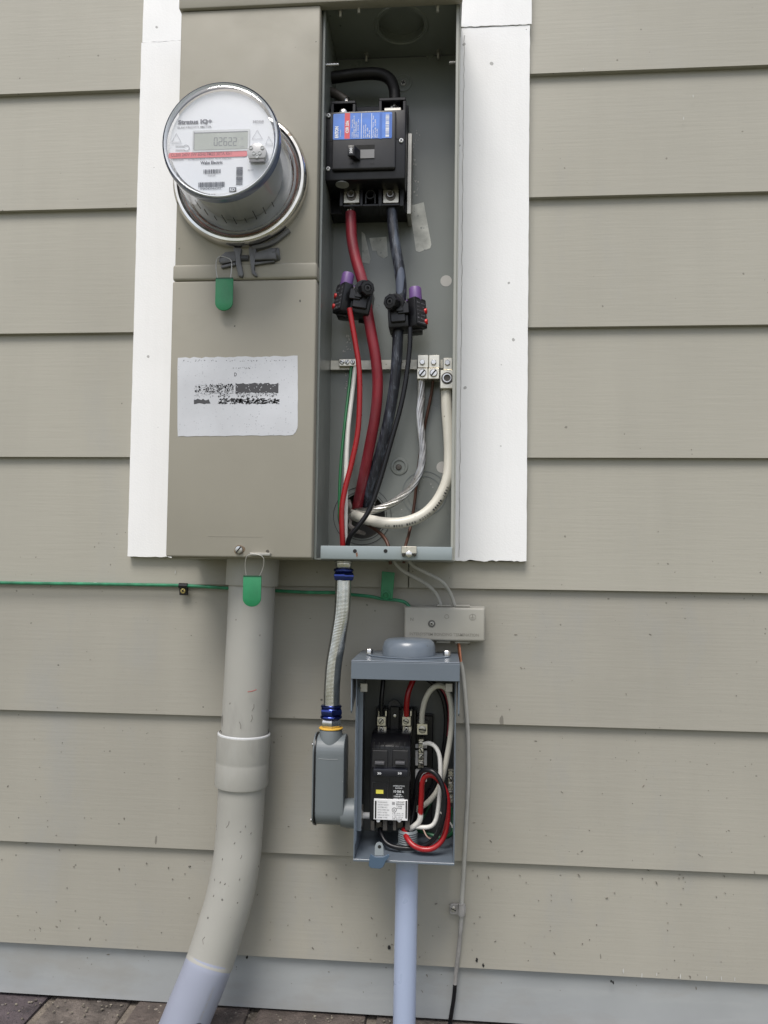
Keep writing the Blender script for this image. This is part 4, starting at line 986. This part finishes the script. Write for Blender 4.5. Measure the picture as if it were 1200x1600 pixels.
# ================================================================== GREEN GROUND WIRE ACROSS THE WALL
gw = [(-30, 910, -.024), (60, 911.5, -.024), (150, 912.5, -.024), (240, 914, -.024), (290, 915, -.024), (357, 919, -.026), (430, 923, -.026), (480, 925.5, -.026), (522, 926, -.026), (548, 929, -.028), (575, 931.5, -.030), (600, 936, -.030), (622, 938, -.032), (634, 942, -.034), (641, 950, -.036)]
solo('ground_wire', tube(B(), pp(gw), 2.7*S(-.024), 10), M_GWIRE2, 'green ground wire running level across the siding behind the pipes', 'wire', P(300, 915, -.024))
cp = thing('cable_clip', 'small black cable clip with a brass screw on the green ground wire', 'clip', P(287, 922, -.019))
bm = B(); pbox(bm, 280, 916, 293, 930, -.023, -.0185, .0008, 1); tube(bm, [P(280, 915, -.025), P(293, 915.5, -.025)], .0038, 10, raw=True); obj('clip_body', bm, M_BLK, cp)
screw(286.5, 923, -.0232, 4.4, cp, mat('brass_screw', (.62, .5, .2), .3, 1), 2.4, 'cross')
# green band tag wrapped round the ground wire
TG = thing('wire_tag', 'green plastic tag wrapped on the ground wire beside the steel conduit', 'seal', P(605, 936, -.032), 'green plastic utility seals')
bm = B(); prism(bm, ppoly([(597, 892.5), (617, 894.5), (613.5, 936), (594.5, 934)], -.033), -.0355, -.033, .0005, 1); obj('tag_body', bm, M_TAG, TG)
bm = B(); lathe(bm, P(603, 930, -.037), (0, -1, -.1), [(6.4*S(-.03), -.003), (6.6*S(-.03), .002), (4.8*S(-.03), .0025), (4.6*S(-.03), 0), (2.4*S(-.03), 0), (2.2*S(-.03), .002), (.0005, .002)], 24, cap=False); obj('tag_lock', bm, M_TAG, TG)

# ================================================================== STEEL CONDUIT AND FITTING
CO = thing('steel_conduit', 'galvanised steel conduit with blue nuts bending from the meter box to the grey fitting', 'conduit', P(517, 1136, -.075))
yc_ = -.075
obj('conduit_tube', tube(B(), pp([(536.5, 895, yc_), (536, 925, yc_), (534, 960, yc_), (528, 1000, yc_), (522, 1035, yc_), (519, 1070, yc_), (518, 1105, yc_), (517.5, 1125, yc_)]), lambda t: 12.8*S(yc_)+.00004*math.sin(t*2*math.pi*120), 32, sub=120, cap=False), M_EMT, CO)
kq = S(yc_)
def nut(cx, y0, y1_, r, m_, hexa=True, name='nut', bulge=True):
    p0, p1 = P(cx, y0, yc_), P(cx, y1_, yc_); L3 = (p1-p0).length
    pr = [(r*.82*kq, 0), (r*.93*kq, L3*.10), (r*.99*kq, L3*.3), (r*kq, L3*.5), (r*.99*kq, L3*.7), (r*.93*kq, L3*.90), (r*.82*kq, L3)]
    return obj(name, lathe(B(), p0, Vector((0, 0, -1)), pr, 6 if hexa else 28, phase=.2), m_, CO, angle=35)
nut(537, 872, 889, 13.5, M_EMT, False, 'connector_body'); nut(537, 876, 880, 15, M_EMT, False, 'lock_ring'); nut(537, 888, 894, 16, M_BLUE, False, 'nut_collar'); nut(537, 893.5, 907, 17.6, M_BLUE)
nut(517.7, 1101, 1106, 16.5, M_BLUE, False, 'nut_collar'); nut(517.7, 1105, 1118, 18.6, M_BLUE); nut(517.6, 1117, 1123, 17, M_BLUE, False, 'nut_collar'); nut(517.4, 1122.5, 1136, 16.4, M_STEEL, True, 'connector_body')
nut(517.3, 1135.5, 1139, 18.8, M_YEL, False, 'washer')

LB = thing('conduit_fitting', 'grey plastic elbow fitting with a side cover left of the small open panel', 'conduit fitting', P(514, 1296, -.075))
a0, a1_, z0, z1 = rect(489.5, 1152, 537, 1296, -.0925)
bm = B(); prism(bm, rrect(-.0925, -.048, z0, z1, .021, 8), a0+.002, a1_, .002, 3, axis='X'); obj('fitting_body', bm, M_LB, LB)
bm = B(); prism(bm, rrect(-.0940, -.0465, z0-.0015, z1+.0015, .0225, 8), a0+.0004, a0+.0019, 0, axis='X'); obj('gasket', bm, M_BLK, LB)
bm = B(); prism(bm, rrect(-.0935, -.047, z0-.001, z1+.001, .022, 8), a0-.0016, a0+.0003, .0006, 1, axis='X'); obj('side_cover', bm, M_LB, LB)
for zz_ in (z1-.010, z0+.010): obj('cover_screw', lathe(B(), Vector((a0-.0016, -.090, zz_)), (-1, 0, 0), [(.0026, 0), (.0024, .0010), (.0012, .0013)], 14), M_STEEL, LB)
c = P(517.3, 1139, -.075); bm = B(); lathe(bm, Vector((c.x, -.0752, c.z)), (0, 0, -1), [(17*kq, 0), (17.6*kq, .001), (17.8*kq, .022), (17.8*kq, .034), (12*kq, .036)], 36); obj('top_hub', bm, M_LB, LB)
XP0 = P(554, 1200, -.127).x
c = P(540, 1270, -.075); bm = B(); lathe(bm, Vector((a1_-.004, -.075, c.z)), (1, 0, 0), [(21*kq, 0), (21*kq, .003), (22.5*kq, .008), (22.5*kq, XP0-a1_+.0035)], 36); obj('side_hub', bm, M_LB, LB)
obj('mould_line', tube(B(), [Vector((a0+.006, -.0926, z1-.027)), Vector((.5*(a0+a1_), -.0927, z1-.0275)), Vector((a1_-.008, -.0926, z1-.0272))], .0003, 5), M_LB, LB)

# ================================================================== BONDING TERMINAL BOX
y3 = -.052
M_BOND = mat('bonding_box_paint', (.335, .322, .282), .45, var=.05, vscale=14, specks=((45, .12, .4, dirt),), bump=(120, .2, .0004))
M_EMB2 = mat('recess_paint', (.11, .105, .095), .5)
BT = thing('bonding_box', 'small tan bonding terminal box with raised lettering above the grey panel', 'junction box', P(695, 1003, -.019))
a0, a1_, z0, z1 = rect(631.5, 949, 757.5, 1001.5, y3)
bm = B(); box(bm, a0, a1_, y3, -.030, z0, z1, .003, 4); box(bm, a0-.0015, a1_+.0015, -.032, -.0185, z0-.0012, z1+.0012, .002, 2); obj('cover', bm, M_BOND, BT)
bm = B()
for q0, q1 in ((682, 704), (711, 735)):
    u0, u1, _, _ = rect(q0, 949, q1, 1001, y3); box(bm, u0, u1, -.044, -.022, z1+.0006, z1+.0030, .0006, 1); box(bm, u0, u1, -.044, -.022, z0-.0034, z0-.0006, .0006, 1)
obj('cable_slot', bm, M_BOND, BT)
obj('screw_recess', lathe(B(), P(674.5, 974.5, y3), (0, -1, 0), [(5.8*S(y3), 0), (5.8*S(y3), .0006), (4.3*S(y3), .0007), (4.2*S(y3), .0001)], 24), M_EMB2, BT)
screw(674.5, 974.5, y3-.0002, 3.4, BT, M_PLATE, 1.6, 'cross')
M_EMB = mat('raised_letter_paint', (.22, .21, .18), .5)
letters('INTERSYSTEM BONDING TERMINATION', 640, 992.5, 107, 4.6, y3, M_EMB, BT, depth=.0003, name='raised_lettering')
letters('N', 641, 970, 5, 5, y3, M_EMB, BT, depth=.0003, name='raised_lettering')
bm = B()
def ring_(px, py, r, w_=.5, m=None):
    tube(bm, [P(px+r*math.cos(2*math.pi*i/20), py+r*math.sin(2*math.pi*i/20), y3-.0001) for i in range(21)], w_*S(y3)*.6, 4, raw=True)
ring_(738.5, 964.5, 5); ring_(698, 963.5, 3.2); tube(bm, [P(738.5, 960, y3-.0002), P(738.5, 965, y3-.0002)], .0003, 4, raw=True); tube(bm, [P(735, 965.3, y3-.0002), P(742, 965.3, y3-.0002)], .0003, 4, raw=True)
tube(bm, [P(736.5, 967.3, y3-.0002), P(740.5, 967.3, y3-.0002)], .0003, 4, raw=True)
obj('raised_symbol', bm, M_EMB, BT)
cable([(612, 868, -.070), (618, 880, -.066), (630, 892, -.060), (648, 902, -.052), (668, 914, -.045), (682, 929, -.040), (690, 950, -.036)], 2.9, M_GCAB, 'lower of two grey cables arching from the meter box to the bonding box', 'bonding_cable', 'cable')
cable([(632, 866, -.070), (645, 883, -.066), (668, 896, -.060), (690, 909, -.052), (703, 926, -.042), (712, 951, -.036)], 2.9, M_GCAB, 'upper of two grey cables arching from the meter box to the bonding box', 'bonding_cable', 'cable')
# grey cable from the bonding box to the ground
rt = thing('grounding_cable', 'thin grey cable dropping from the bonding box past the right of the panel', 'cable', P(704, 1610, -.024))
c0 = [(716, 1000, -.034), (717.5, 1014, -.033), (719.5, 1034, -.031)]
c1 = [(719.5, 1034, -.031), (723, 1050, -.029), (727, 1090, -.027), (731, 1150, -.026), (731.5, 1220, -.026), (728, 1290, -.026), (725, 1350, -.026), (722, 1400, -.025), (720.5, 1440, -.025)]
c2 = [(720.5, 1440, -.025), (717, 1480, -.025), (713, 1515, -.022), (711, 1538, -.020)]
c3 = [(711, 1538, -.020), (709, 1560, -.020), (705, 1585, -.020), (702, 1605, -.026), (699, 1640, -.11)]
obj('bare_copper_end', strands(B(), pp(c0), 2.6*S(-.03), 6, .02), M_COP, rt); obj('painted_jacket', tube(B(), pp(c1), 3.3*S(-.026), 10), M_GCAB, rt)
obj('peeling_jacket', tube(B(), pp(c2), 3.1*S(-.026), 10), M_GCABP, rt); obj('black_jacket', tube(B(), pp(c3), 3.2*S(-.026), 10), M_BWIRE, rt)
cp = thing('cable_clip', 'painted metal clip holding the thin grey cable to the siding', 'clip', P(714, 1421, -.019))
bm = B(); prism(bm, [(q[0], q[1]) for q in rrect(*rect(702.5, 1413, 728, 1429, -.022), 4*S(-.02))], -.0225, -.0185, .0006, 1); tube(bm, [P(721.5, 1412.5, -.027), P(720.8, 1430, -.027)], 5.2*S(-.026), 12, raw=True); obj('clip_body', bm, M_GCABP, cp)
screw(708.5, 1420.5, -.0227, 4.2, cp, M_PLATE, 1.6, 'slot', ang=.4)

# ================================================================== SMALL PANEL
yf, yb = -.127, -.026
SP = thing('breaker_panel', 'small grey outdoor breaker panel standing open with its hinged cover gone', 'electrical box', P(632, 1350, -.02))
x0, x1, _, _ = rect(554, 1200, 711.5, 1210, yf); zb2 = P(632, 1348, yf).z; zt2 = P(632, 1040, yf).z
bm = B(); box(bm, x0, x0+.0014, yf, -.02, zb2, zt2, .0004, 1); box(bm, x0+.0014, x0+.0075, -.112, -.1108, zb2+.03, zt2-.03); obj('left_wall', bm, M_GREYB, SP)
bm = B(); box(bm, x1-.0014, x1, yf, -.02, zb2, zt2, .0004, 1); obj('right_wall', bm, M_GREYB, SP)
bm = B(); box(bm, x0+.0015, x1-.0015, yb, -.02, zb2, zt2); obj('back_wall', bm, mat('shaded_inner_enamel', (.105, .112, .108), .4, var=.06, specks=((60, .12, .3, (.3, .3, .3)),), coat=.15), SP)  # same enamel as the walls, colour darkened to paint in the inner shade
bm = B(); box(bm, x0+.0015, x1-.0015, yf, yb-.0002, zb2, zb2+.0014, .0003, 1); box(bm, x0, x1, yf-.0012, yf-.0001, zb2-.0006, zb2+.0022, .0004, 1); obj('floor_plate', bm, M_GREYB, SP)
# folded label strip on the left wall
bm = B(); box(bm, x0+.0015, x0+.0019, yf+.003, yf+.018, P(560, 1320, yf).z, P(560, 1105, yf).z); obj('wall_label', bm, mat('pale_blue_label', (.26, .31, .38), .5, var=.1, vscale=60), SP)
# hood
yh = -.140; hx0, hx1, hz0, hz1 = rect(548.5, 1035.5, 718.5, 1063, yh)
bm = B(); box(bm, hx0, hx1, yh, yh+.0016, hz0, hz1, .0005, 1); box(bm, hx0, hx1, yh+.0002, -.020, hz1, hz1+.0016, .0006, 1)
for xx in (hx0, hx1-.0015):
    prism(bm, [(yh+.0018, hz1-.0002), (yh+.0018, hz0-.038), (yh+.004, hz0-.041), (-.060, hz0-.012), (-.02, hz0-.012), (-.02, hz1-.0002)], xx, xx+.0015, 0, axis='X')
obj('hood', bm, M_GREYB, SP)
bm = B()
for a in (563, 696):
    pbox(bm, a, 1068, a+11, 1081, -.115, -.112, .0003, 1)
obj('cover_tab', bm, M_PLATE, SP)
# hub dome on top
c = P(638, 1030, -.095); yc3 = -.082; cx = c.x; rr_ = 41.5*S(-.082)
bm = B(); lathe(bm, Vector((cx, yc3, hz1+.0016)), (0, 0, 1), [(rr_*1.0, .002), (rr_*.99, .012), (rr_*.93, .018), (rr_*.80, .0215), (rr_*.5, .0225), (.0005, .0225)], 48, cap=False)
n_ = 40; pts = []
for i in range(n_):
    a = 2*math.pi*i/n_; ca, sa = math.cos(a), math.sin(a); sx = 1.55; pts.append((cx+rr_*sx*(abs(ca)**1.25)*(1 if ca > 0 else -1), yc3+rr_*1.08*sa*(1 if abs(ca) < .75 else .9)))
prism(bm, pts, hz1+.0018, hz1+.0034, .0005, 1, axis='Z')
obj('hub_cover', bm, M_GREYB, SP)
for a in (578, 698):
    q_ = P(a, 1017, -.075); screw(0, 0, -.08, 5.6, SP, M_STEEL, 7, 'hex', axis=(0, 0, 1), at=Vector((q_.x, -.080, hz1+.0036)), name='bolt')
# tab with hole and blue latch under the lower edge
bm = B(); prism(bm, [q_ for q_ in ppoly([(585.5, 1336), (586, 1322), (588, 1317), (592.5, 1315), (597, 1317), (599, 1322), (599.5, 1336)], yf-.001)], yf-.0022, yf-.001, 0); tb = obj('lock_tab', bm, mat('pale_tab', (.26, .29, .31), .4), SP)
obj('tab_hole', lathe(B(), P(593, 1323, yf-.0022), (0, -1, 0), [(2.7*S(yf), 0), (2.7*S(yf), .0002)], 16), M_HOLE, SP)
bm = B(); prism(bm, ppoly([(579, 1334), (586, 1338), (599, 1338), (607, 1334), (609, 1337), (603, 1345), (599, 1354), (594, 1357), (580, 1356), (576, 1352), (577, 1343)], yf-.003), yf-.0045, yf-.003, .0004, 1)
obj('latch_plate', bm, mat('blue_grey_latch', (.065, .105, .16), .38, var=.06), SP)
# plastic interior base, lugs, neutral and ground bars
ybk = -.050
bm = B(); pbox(bm, 586, 1108, 650, 1290, ybk, yb-.0003, .001, 1); pbox(bm, 587, 1106, 606, 1140, ybk-.006, ybk, .001, 1); pbox(bm, 626, 1106, 646, 1140, ybk-.006, ybk, .001, 1)
pbox(bm, 609, 1104, 624, 1148, ybk-.004, ybk, .001, 1); pbox(bm, 648, 1118, 676, 1290, ybk+.006, yb-.0003, .001, 1); obj('interior_base', bm, M_BLK, SP)
bm = B(); lathe(bm, P(616, 1103, ybk), (0, -1, 0), [(9*S(ybk), -.004), (9*S(ybk), 0), (.0005, 0)], 24, cap=False); obj('base_boss', bm, M_BLK2, SP)
screw(617, 1118, ybk-.0042, 2.6, SP, M_STEEL, 2, 'round')
yg = -.068
for cx_ in (596, 635):
    bm = B(); pbox(bm, cx_-7, 1119.5, cx_+7, 1134.5, yg, ybk-.0062, .0006, 1); pbox(bm, cx_-4.5, 1111, cx_-3, 1119, yg+.002, ybk-.0062); pbox(bm, cx_+6, 1111, cx_+8, 1119, yg+.002, ybk-.0062); pbox(bm, cx_-6, 1135, cx_+8, 1150, yg+.006, ybk-.0062, .0004, 1)
    obj('line_lug', bm, M_ALU, SP); screw(cx_-.5, 1127, yg-.0002, 4.6, SP, M_STEEL, 2, 'slot', name='lug_screw', ang=cx_); screw(cx_, 1139, yg+.0058, 4, SP, M_STEEL, 3, 'cross', name='lug_screw')
bm = B(); pbox(bm, 651, 1130.5, 668.5, 1148.5, yg, ybk+.004, .0008, 1); obj('neutral_lug', bm, M_ALU, SP); screw(660, 1140, yg-.0002, 5.8, SP, M_BAR, 1.6, 'slot', name='lug_screw', ang=.1)
bm = B(); pbox(bm, 653.5, 1155, 662, 1200, yg, ybk, .0006, 1); obj('neutral_bar', bm, M_ALU, SP)
bm = B(); pbox(bm, 649, 1163.5, 667, 1169, ybk, ybk+.004); pbox(bm, 649, 1173, 667, 1196, ybk, ybk+.004); pbox(bm, 649, 1203, 667, 1221, ybk-.002, ybk+.004); obj('neutral_plate', bm, M_PAPER2, SP)
for i, yy in enumerate((1161.5, 1172, 1182.5, 1193)): screw(658, yy, yg-.0002, 4.6, SP, M_STEEL, 3, 'slot', name='terminal_screw', ang=i*1.1)
bm = B(); pbox(bm, 699.5, 1202, 708.5, 1255, -.060, -.052, .0006, 1); obj('ground_bar', bm, M_ALU, SP)
for i, yy in enumerate((1207, 1217, 1227, 1238, 1249)): screw(704, yy, -.0602, 4.3, SP, M_STEEL, 4, 'slot' if i % 2 else 'hex', name='terminal_screw', ang=i)
# threaded fittings entering from below and from the left
c = P(637, 1322, -.085)
bm = B(); pr = []
for i in range(9): pr += [(15.2*S(-.085), i*.0026), (14.0*S(-.085), i*.0026+.0013)]
lathe(bm, Vector((c.x, -.085, zb2+.0016)), (0, 0, 1), pr+[(12.4*S(-.085), .0235), (12.2*S(-.085), .012)], 28); obj('threaded_connector', bm, M_LB, SP)
bm = B(); lathe(bm, Vector((c.x, -.085, zb2+.0016)), (0, 0, 1), [(18*S(-.085), 0), (18*S(-.085), .004), (15*S(-.085), .0042)], 12); obj('lock_nut', bm, M_LB, SP)
c4 = P(567, 1274, -.075)
bm = B(); lathe(bm, Vector((x0+.0016, -.075, c4.z)), (1, 0, 0), [(17*kq, 0), (17*kq, .004), (14*kq, .0042), (14*kq, .0045)], 8); obj('lock_nut', bm, M_PLATE, SP)
bm = B(); lathe(bm, Vector((x0+.0058, -.075, c4.z)), (1, 0, 0), [(5*kq, 0), (5*kq, .010)], 12); obj('bonding_screw', bm, M_LWHITE, SP)

# the two-pole breaker pair
BR = thing('branch_breaker', 'black two-pole breaker with white label and yellow mark in the small panel', 'circuit breaker', P(609, 1298, ybk))
y5 = -.094
bm = B(); u0, u1, w0, w1 = rect(578, 1166, 640, 1282, y5)
prism(bm, [(y5, w0), (y5, w1), (y5+.016, w1+.012), (ybk-.007, w1+.013), (ybk-.0005, w1+.006), (ybk-.0005, w0)], u0, u1, .0008, 1, axis='X')
obj('body', bm, M_BLK, BR)
bm = B(); um = (u0+u1)/2
for xx in (u0, um+.0004): pass
box(bm, um-.0003, um+.0003, y5-.0003, y5+.002, w0, w1); obj('pole_gap', bm, M_HOLE, BR)
for a0_, a1_ in ((581, 606), (613, 638)):
    bm = B(); pbox(bm, a0_, 1172.5, a1_, 1200, y5-.003, y5-.0002, .0008, 1); obj('pole_face', bm, M_BLK2, BR)
    bm = B(); pbox(bm, a0_+5, 1186, a1_-6, 1190, y5-.0034, y5-.0031); obj('toggle_slot', bm, M_HOLE, BR)
    bm = B(); pbox(bm, a0_+4.5, 1190.5, a1_-5.5, 1195, y5-.009, y5-.0031, .0005, 1); obj('toggle', bm, mat('toggle_grey', (.085, .085, .095), .45), BR)
    bm = B()
    for i in range(3): pbox(bm, a0_+3+i*8, 1160+i*0, a0_+4.2+i*8, 1171.5, y5-.001, y5-.0002)
    pbox(bm, a0_, 1170, a1_, 1171.3, y5-.0012, y5-.0002); pbox(bm, a0_, 1222.5, a1_, 1223.6, y5-.0012, y5-.0002)
    pbox(bm, a0_, 1224, a0_+1, 1250, y5-.0012, y5-.0002); pbox(bm, a1_-1, 1224, a1_, 1250, y5-.0012, y5-.0002)
    obj('moulded_rib', bm, M_BLK2, BR)
bm = B(); pbox(bm, 583, 1202, 637, 1213.5, y5-.011, y5-.0002, .001, 2); obj('handle_tie', bm, mat('tie_black', (.012, .013, .02), .3), BR)
for a in (589.5, 621.5): letters('30', a, 1210, 6, 3.4, y5-.0111, M_LWHITE, BR)
decal('status_window', 587.5, 1234, 599, 1240, y5, M_YBTN, BR, .0005, 0, 'yellow indicator')
for s, yy, h_, w_, xx in (('INTERRUPTING', 1229, 2.2, 18, 614), ('RATING', 1232.5, 2.2, 10, 618), ('10 000 A', 1238.5, 4, 16, 615), ('60 Hz', 1242, 2, 8, 619), ('120/240 V~', 1245.3, 2.2, 15, 615.5), ('2 POLE, COMM.', 1249, 2, 18, 614)):
    letters(s, xx, yy, w_, h_, y5-.0004, M_LWHITE, BR)
ylb = y5-.0035
bm = B(); a_, b_, c_, d_ = rect(584, 1249.5, 637, 1281.5, ylb); box(bm, a_, b_, ylb, y5-.0002, c_, d_, .0003, 1); lb_ = obj('rating_label', bm, M_PAPER2, BR, 'white printed rating label')
for a in (585.8, 633.6): decal('label_slot', a, 1251, a+2.3, 1279, ylb-.0001, M_BLK, BR, .0003, 1.1)
for i, s in enumerate(('WARNING', 'USE ON 120/240 V', 'AC SYSTEMS ONLY', 'WITH COPPER WIRE', '60/75 C RATED', 'REPLACE WITH', 'SAME TYPE')):
    letters(s, 590, 1254+i*4, 18 if i % 2 else 15, 1.9, ylb-.0001, M_INKG, BR)
for i, s in enumerate(('CIRCUIT', 'BREAKER', 'TYPE', 'LISTED')): letters(s, 619, 1254+i*3.3, 13 if i < 2 else 9, 1.9, ylb-.0001, M_INK, BR)
letters('UL', 614.2, 1267, 3.4, 2.8, ylb-.0001, M_INK, BR)
bm = B(); tube(bm, [P(616+3.4*math.cos(2*math.pi*i/18), 1265.5+3.4*math.sin(2*math.pi*i/18), ylb-.0002) for i in range(19)], .00028, 4, raw=True); obj('listing_ring', bm, M_INK, BR)
decal('label_mark', 612.5, 1253, 617, 1257.5, ylb-.0001, M_INKG, BR, .0001)
for i, s in enumerate(('15-50 A', 'TORQUE 35', 'LB-IN', '30-2120')): letters(s, 613, 1271.5+i*2.9, 18-i, 1.7, ylb-.0001, M_INK if i == 3 else M_INKG, BR)
bm = B()
for a, b_ in ((579, 585), (598, 605), (614, 619), (633, 640)): pbox(bm, a, 1282, b_, 1298, y5+.002, ybk-.001, .0005, 1)
obj('terminal_shroud', bm, M_BRKT, BR)
for a in (592, 625): 
    obj('terminal', pbox(B(), a-5, 1284, a+5, 1294, y5+.012, y5+.03, .0005, 1), M_DARKST, BR)
    screw(a-1, 1281.8, y5-.001, 3, BR, M_LWHITE, 1, 'round')

# wiring of the small panel
def w_(pix, r, m_, label): return cable(pix, r, m_, label, 'wire', 'wire')
w_([(600, 1050, -.06), (598, 1072, -.064), (596, 1095, -.066), (595.5, 1122, -.064)], 3.6, M_BWIRE, 'short black wire entering the top left lug of the small panel')
w_([(652, 1048, -.06), (645, 1064, -.066), (638, 1082, -.070), (635.5, 1100, -.070), (635, 1121, -.064)], 4.3, M_RED, 'short red wire entering the top middle lug of the small panel')
w_([(659, 1133, -.062), (660, 1112, -.072), (665, 1092, -.080), (674, 1077, -.084), (685, 1071.5, -.086), (696, 1075, -.086), (703, 1090, -.086), (706, 1115, -.085), (704.5, 1145, -.084), (699, 1180, -.082), (692, 1213, -.078), (683, 1236, -.072), (668, 1254, -.066), (650, 1265, -.058)],
    4.3, M_WCAB, 'cream wire arching over the top right corner of the small panel')
w_([(648, 1050, -.055), (675, 1066, -.066), (690, 1085, -.068), (697, 1112, -.068), (697, 1145, -.066), (692, 1180, -.062), (682, 1220, -.058), (665, 1250, -.054), (648, 1270, -.050)],
    4.0, M_BWIRE, 'black wire curving behind the cream wire at the right of the small panel')
w_([(668, 1062, -.060), (690, 1076, -.074), (699.5, 1095, -.076), (702, 1118, -.075), (700, 1150, -.070)], 2.2, M_RED_D, 'dark red wire peeking out between the black and cream wires')
w_([(661, 1163, -.068), (671, 1161.5, -.074), (681, 1168, -.080), (687, 1183, -.084), (688, 1210, -.086), (686.5, 1245, -.086), (683.5, 1272, -.086), (678, 1287, -.086), (668, 1292.5, -.085), (650, 1292, -.082)],
    3.4, M_WWIRE, 'thin white wire from the neutral bar looping to the pipe connector')
lb1 = [(594, 1294, -.080), (596, 1304, -.088), (604, 1317, -.096), (620, 1324, -.099), (645, 1325, -.099), (668, 1319, -.104), (683, 1304, -.110), (691.5, 1282, -.114), (695, 1256, -.114), (693, 1234, -.113), (684, 1213, -.111), (671, 1203.5, -.107), (658, 1206, -.098), (651, 1224, -.084), (648, 1256, -.070), (640, 1300, -.075)]
w_(lb1, 3.7, M_BWIRE, 'black wire looping from the lower left breaker terminal')
lr = [(631, 1296, -.084), (636, 1309, -.098), (646, 1321, -.106), (661, 1327, -.108), (677, 1325, -.108), (691, 1312, -.106), (698, 1290, -.104), (700, 1262, -.102), (697.5, 1240, -.101), (688, 1222, -.100), (677, 1212, -.100), (666, 1212, -.098), (660, 1223, -.094), (658.5, 1245, -.090), (657, 1272, -.086)]
rd = thing('wire', 'red wire looping from the lower right breaker terminal with a white taped end', 'wire', P(*lr[-1]))
obj('insulation', tube(B(), pp(lr), 4.2*S(-.1), 14), M_RED, rd)
obj('white_sleeve', tube(B(), pp([(657, 1270, -.086), (656.5, 1279, -.085), (652, 1287, -.083), (640, 1296, -.080)]), 4.4*S(-.09), 12), M_WWIRE, rd)
M_GDK = mat('dark_green_insulation', (.012, .07, .03), .4, var=.1)
w_([(703, 1249, -.062), (694, 1244, -.066), (680, 1246, -.062), (672, 1258, -.056), (660, 1280, -.055), (645, 1300, -.06)], 1.8, M_GDK, 'thin green wire running from the ground bar behind the loops')
w_([(650, 1297, -.07), (668, 1302, -.08), (690, 1309, -.085), (706, 1302, -.07), (708, 1280, -.06), (704, 1262, -.06)], 2.8, M_GDK, 'green wire lying low in the right corner of the small panel')
w_([(655, 1284, -.08), (661, 1295, -.085), (668, 1308, -.09), (680, 1313, -.09)], 1.4, mat('bronze_wire', (.32, .22, .18), .45, .5), 'very thin bronze wire beside the pipe connector')
w_([(684, 1265, -.062), (695, 1277, -.066), (706, 1290, -.066), (708.5, 1305, -.066)], 1.3, M_WWIRE, 'very thin white wire near the right wall of the small panel')
w_([(703, 1217, -.062), (690, 1216, -.060), (675, 1232, -.055), (660, 1248, -.050)], 1.6, M_BWIRE, 'thin black wire from the ground bar into the dark of the panel')

# blue grey conduit under the panel
c5 = P(636, 1352, -.085); 
PV = thing('outlet_pipe', 'straight blue-grey plastic pipe below the small panel', 'pipe', (c5.x, -.085, .0))
pb = P(631.5, 1600, -.085); tp = Vector((c5.x, -.085, zb2-.0006)); d = (pb-tp)
rp = 17.3*S(-.085)
obj('pipe_body', tube(B(), [tp, tp+d*1.0, tp+d*2.2], rp, 40, raw=True), M_PVCB, PV)
bm = B(); lathe(bm, tp, d, [(rp*1.06, 0), (rp*1.06, .007), (rp*1.01, .0072)], 36); obj('pipe_collar', bm, M_LB, PV)
bm = B()
rq = random.Random(3); pts = []
for i in range(14): pts.append(P(616.5-.4*i/13+rq.uniform(-.4, .4), 1478+i*8.6, -.0195 if i < 4 else -.0125))
tube(bm, pts, .0008, 5, raw=True); obj('paint_overspray', bm, M_CHIP, wall)

# ------------------------------------------------------------------ render defaults
scene.render.resolution_x = 768; scene.render.resolution_y = 1024
